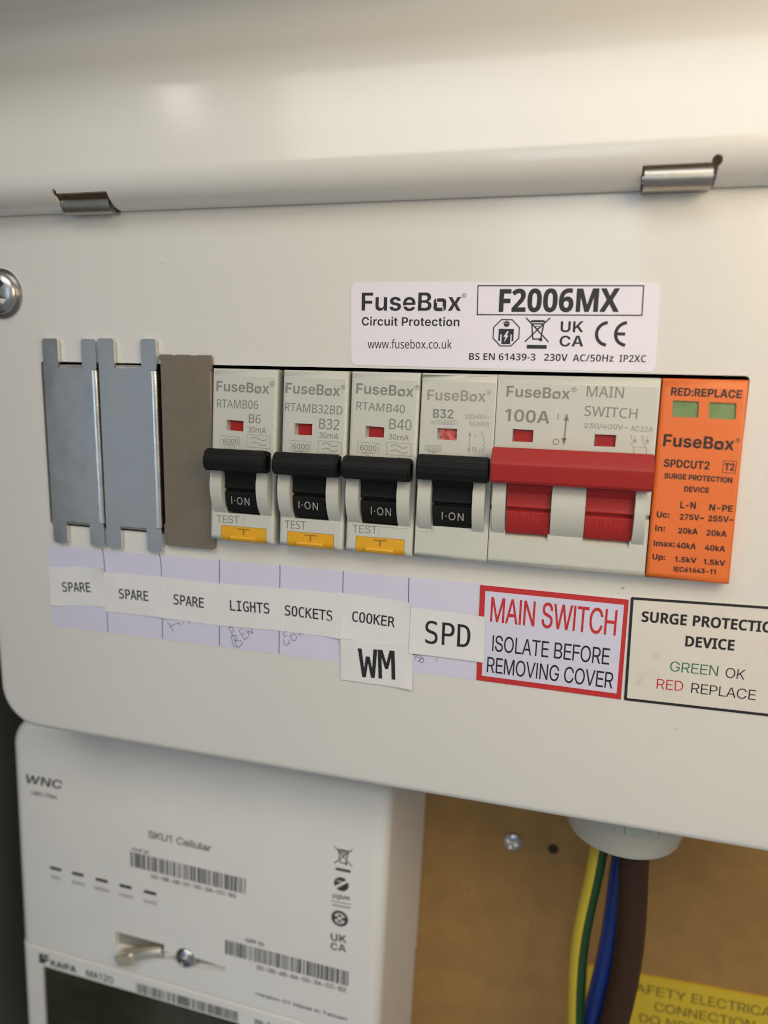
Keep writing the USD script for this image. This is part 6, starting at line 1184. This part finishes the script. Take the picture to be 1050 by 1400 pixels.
met = Thing('electricity_meter', 'white electricity meter with a dark screen at the bottom left', 'electricity meter', (-49, 69, -330))
mb = case(-119.6, 21.7, -335.0, -241.9, YF, 69.5, 6.0, 3.0, draft=3.2, square_top=True)
scr = Polygon(rolled([(-110.3, -249.4), (-28.0, -249.4), (-28.0, -296), (-110.3, -296)])).buffer(-1).buffer(1)
mb -= along_y(scr, YF - 2, YF + 1.2)
met.part('case', mb, 'meter', smooth=30)
met.part('screen', along_y(scr.buffer(0.1), YF + 0.9, YF + 1.6), 'lens')
lg = Polygon([(-113.4, -244.3), (-109.2, -244.3), (-109.6, -248.5), (-113.7, -248.5)])
lg = lg.difference(sbox(-111.9, -246.5, -111.5, -244)).difference(sbox(-111.0, -246.0, -108, -245.5)).difference(sbox(-111.0, -249, -108, -247.2))
met.part('maker_mark', sheet(lg, YI), 'softink', smooth=False)
met.part('lettering', words([('KAIFA', 'heavy', -108.39, -248.45, -97.25, -248.6, 2.5), ('MA120', 'plain', -92.79, -248.8, -81.3, -249.1, 2.8), ('EN-5', 'plain', -24.26, -249.77, -18.45, -249.8, 1.8)], YI, 0.08), 'softink', smooth=False)
met.part('barcode', barcode((-71.4, -246.0), (-30.7, -246.9), 4.0, 8, YI), 'softink', smooth=False)

# ------------------------------------------------------------------ cable gland and cables
g = Thing('cable_gland', 'pale grey plastic cable gland under the unit', 'cable gland', (91.5, 35, -157))
prof = [(12.5, -157.2), (14.6, -157.3), (16.0, -156.4), (16.6, -154.6), (16.75, -152.4), (17.5, -151.9), (17.6, -149), (17.6, -134.4), (12.5, -134.4), (12.5, -157.2)]
nut = revolve(prof, (91.5, 35, 0), 64, 'z')
g.part('nut', nut, 'gland', smooth=35)
flats = []
for k in range(12):
    a = k / 12 * 2 * math.pi + 0.12
    flats.append(solid(cbox(16.6, 18.0, -3.2, 3.2, -148.0, -134.6, 0.25)).rotate([0, 0, math.degrees(a)]).translate([91.5, 35, 0]))
g.part('grip_flat', flats, 'gland', smooth=30)


def cable(name, label, path, r, material, stripe=None):
    t = Thing(name, label, 'cable', path[0], group=None)
    p = smooth_path(path, 60)
    t.part('sheath', solid_tube(p, r, 24), material, smooth=True)
    if stripe:
        rows_, f = [], []
        angs = np.radians(np.linspace(*stripe[0], 9))
        for q in p:
            for a in angs:
                rows_.append((q[0] + (r + 0.06) * math.cos(a), q[1] - (r + 0.06) * math.sin(a), q[2]))
        n = len(angs)
        for i in range(len(p) - 1):
            for j in range(n - 1):
                a, b, c, d = i * n + j, i * n + j + 1, (i + 1) * n + j + 1, (i + 1) * n + j
                f += [(a, b, c), (a, c, d)]
        t.part('stripe', trimesh.Trimesh(np.array(rows_), np.array(f), process=False), stripe[1], smooth=True)
    return t


cable('earth_cable', 'yellow and green earth cable left of the brown cable', [(86.6, 34, -140), (85.6, 34, -160), (84.4, 34, -175), (82.4, 34, -194), (82.2, 34, -214), (83.2, 34, -232), (84.5, 34, -260), (84, 34, -330)], 2.65, 'earthyellow', ((-40, 92), 'earthgreen'))
cable('blue_cable', 'blue cable partly hidden behind the brown cable', [(93.5, 38, -140), (93.0, 38, -160), (92.3, 38, -178), (91.6, 38, -196), (89.6, 38, -216), (87.6, 38, -233), (86, 38, -260), (85, 38, -330)], 3.25, 'blue')
cable('brown_cable', 'thick brown cable hanging from the cable gland', [(94.6, 32, -140), (95.0, 32, -160), (95.6, 32, -172), (96.3, 32, -190), (95.8, 32, -205), (94.0, 32, -222), (91.5, 32, -240), (89, 32, -265), (88, 32, -330)], 4.25, 'brown')

# ------------------------------------------------------------------ on the backing board
sg = Thing('safety_sign', 'yellow safety connection sign on the board behind the cables', 'sign', (125, 69, -280))
sg.part('plate', card([(87.3, -235.9), (176.0, -232.2), (178.0, -278.0), (89.2, -281.7)], 69.98, 69.0, 1.0), 'tagyellow', smooth=False)
sg.part('lettering', words([('SAFETY', 'plain', 101.2, -242.4, 121.45, -241.6, 3.7), ('ELECTRICAL', 'plain', 123.31, -241.5, 151.3, -240.3, 3.7), ('CONNECTION', 'plain', 111.39, -248.2, 144.2, -246.7, 3.6), ('DO NOT REMOVE', 'plain', 106.87, -254.2, 149.0, -252.4, 3.6)], 68.95), 'tagink', smooth=False)
ws = Thing('wood_screw', 'small silver cross-head screw in the brown board', 'screw', (57.7, 70, -192.2))
pan_screw(ws, (57.7, 70, -192.2), 3.4, 1.5, 'screw', name='head', angle=0.3)
dh = Thing('drill_hole', 'small dark hole in the board beside the silver screw', 'hole', (72.2, 70, -192.2))
dh.part('rim', trimesh.creation.annulus(0.9, 1.9, 0.15, transform=trimesh.transformations.compose_matrix(angles=(math.pi / 2, 0, 0), translate=(72.2, 69.95, -192.2))), 'hole')
dh.part('bore', cylinder((72.2, 69.98, -192.2), (72.2, 69.93, -192.2), 0.95, n=24), 'hole')
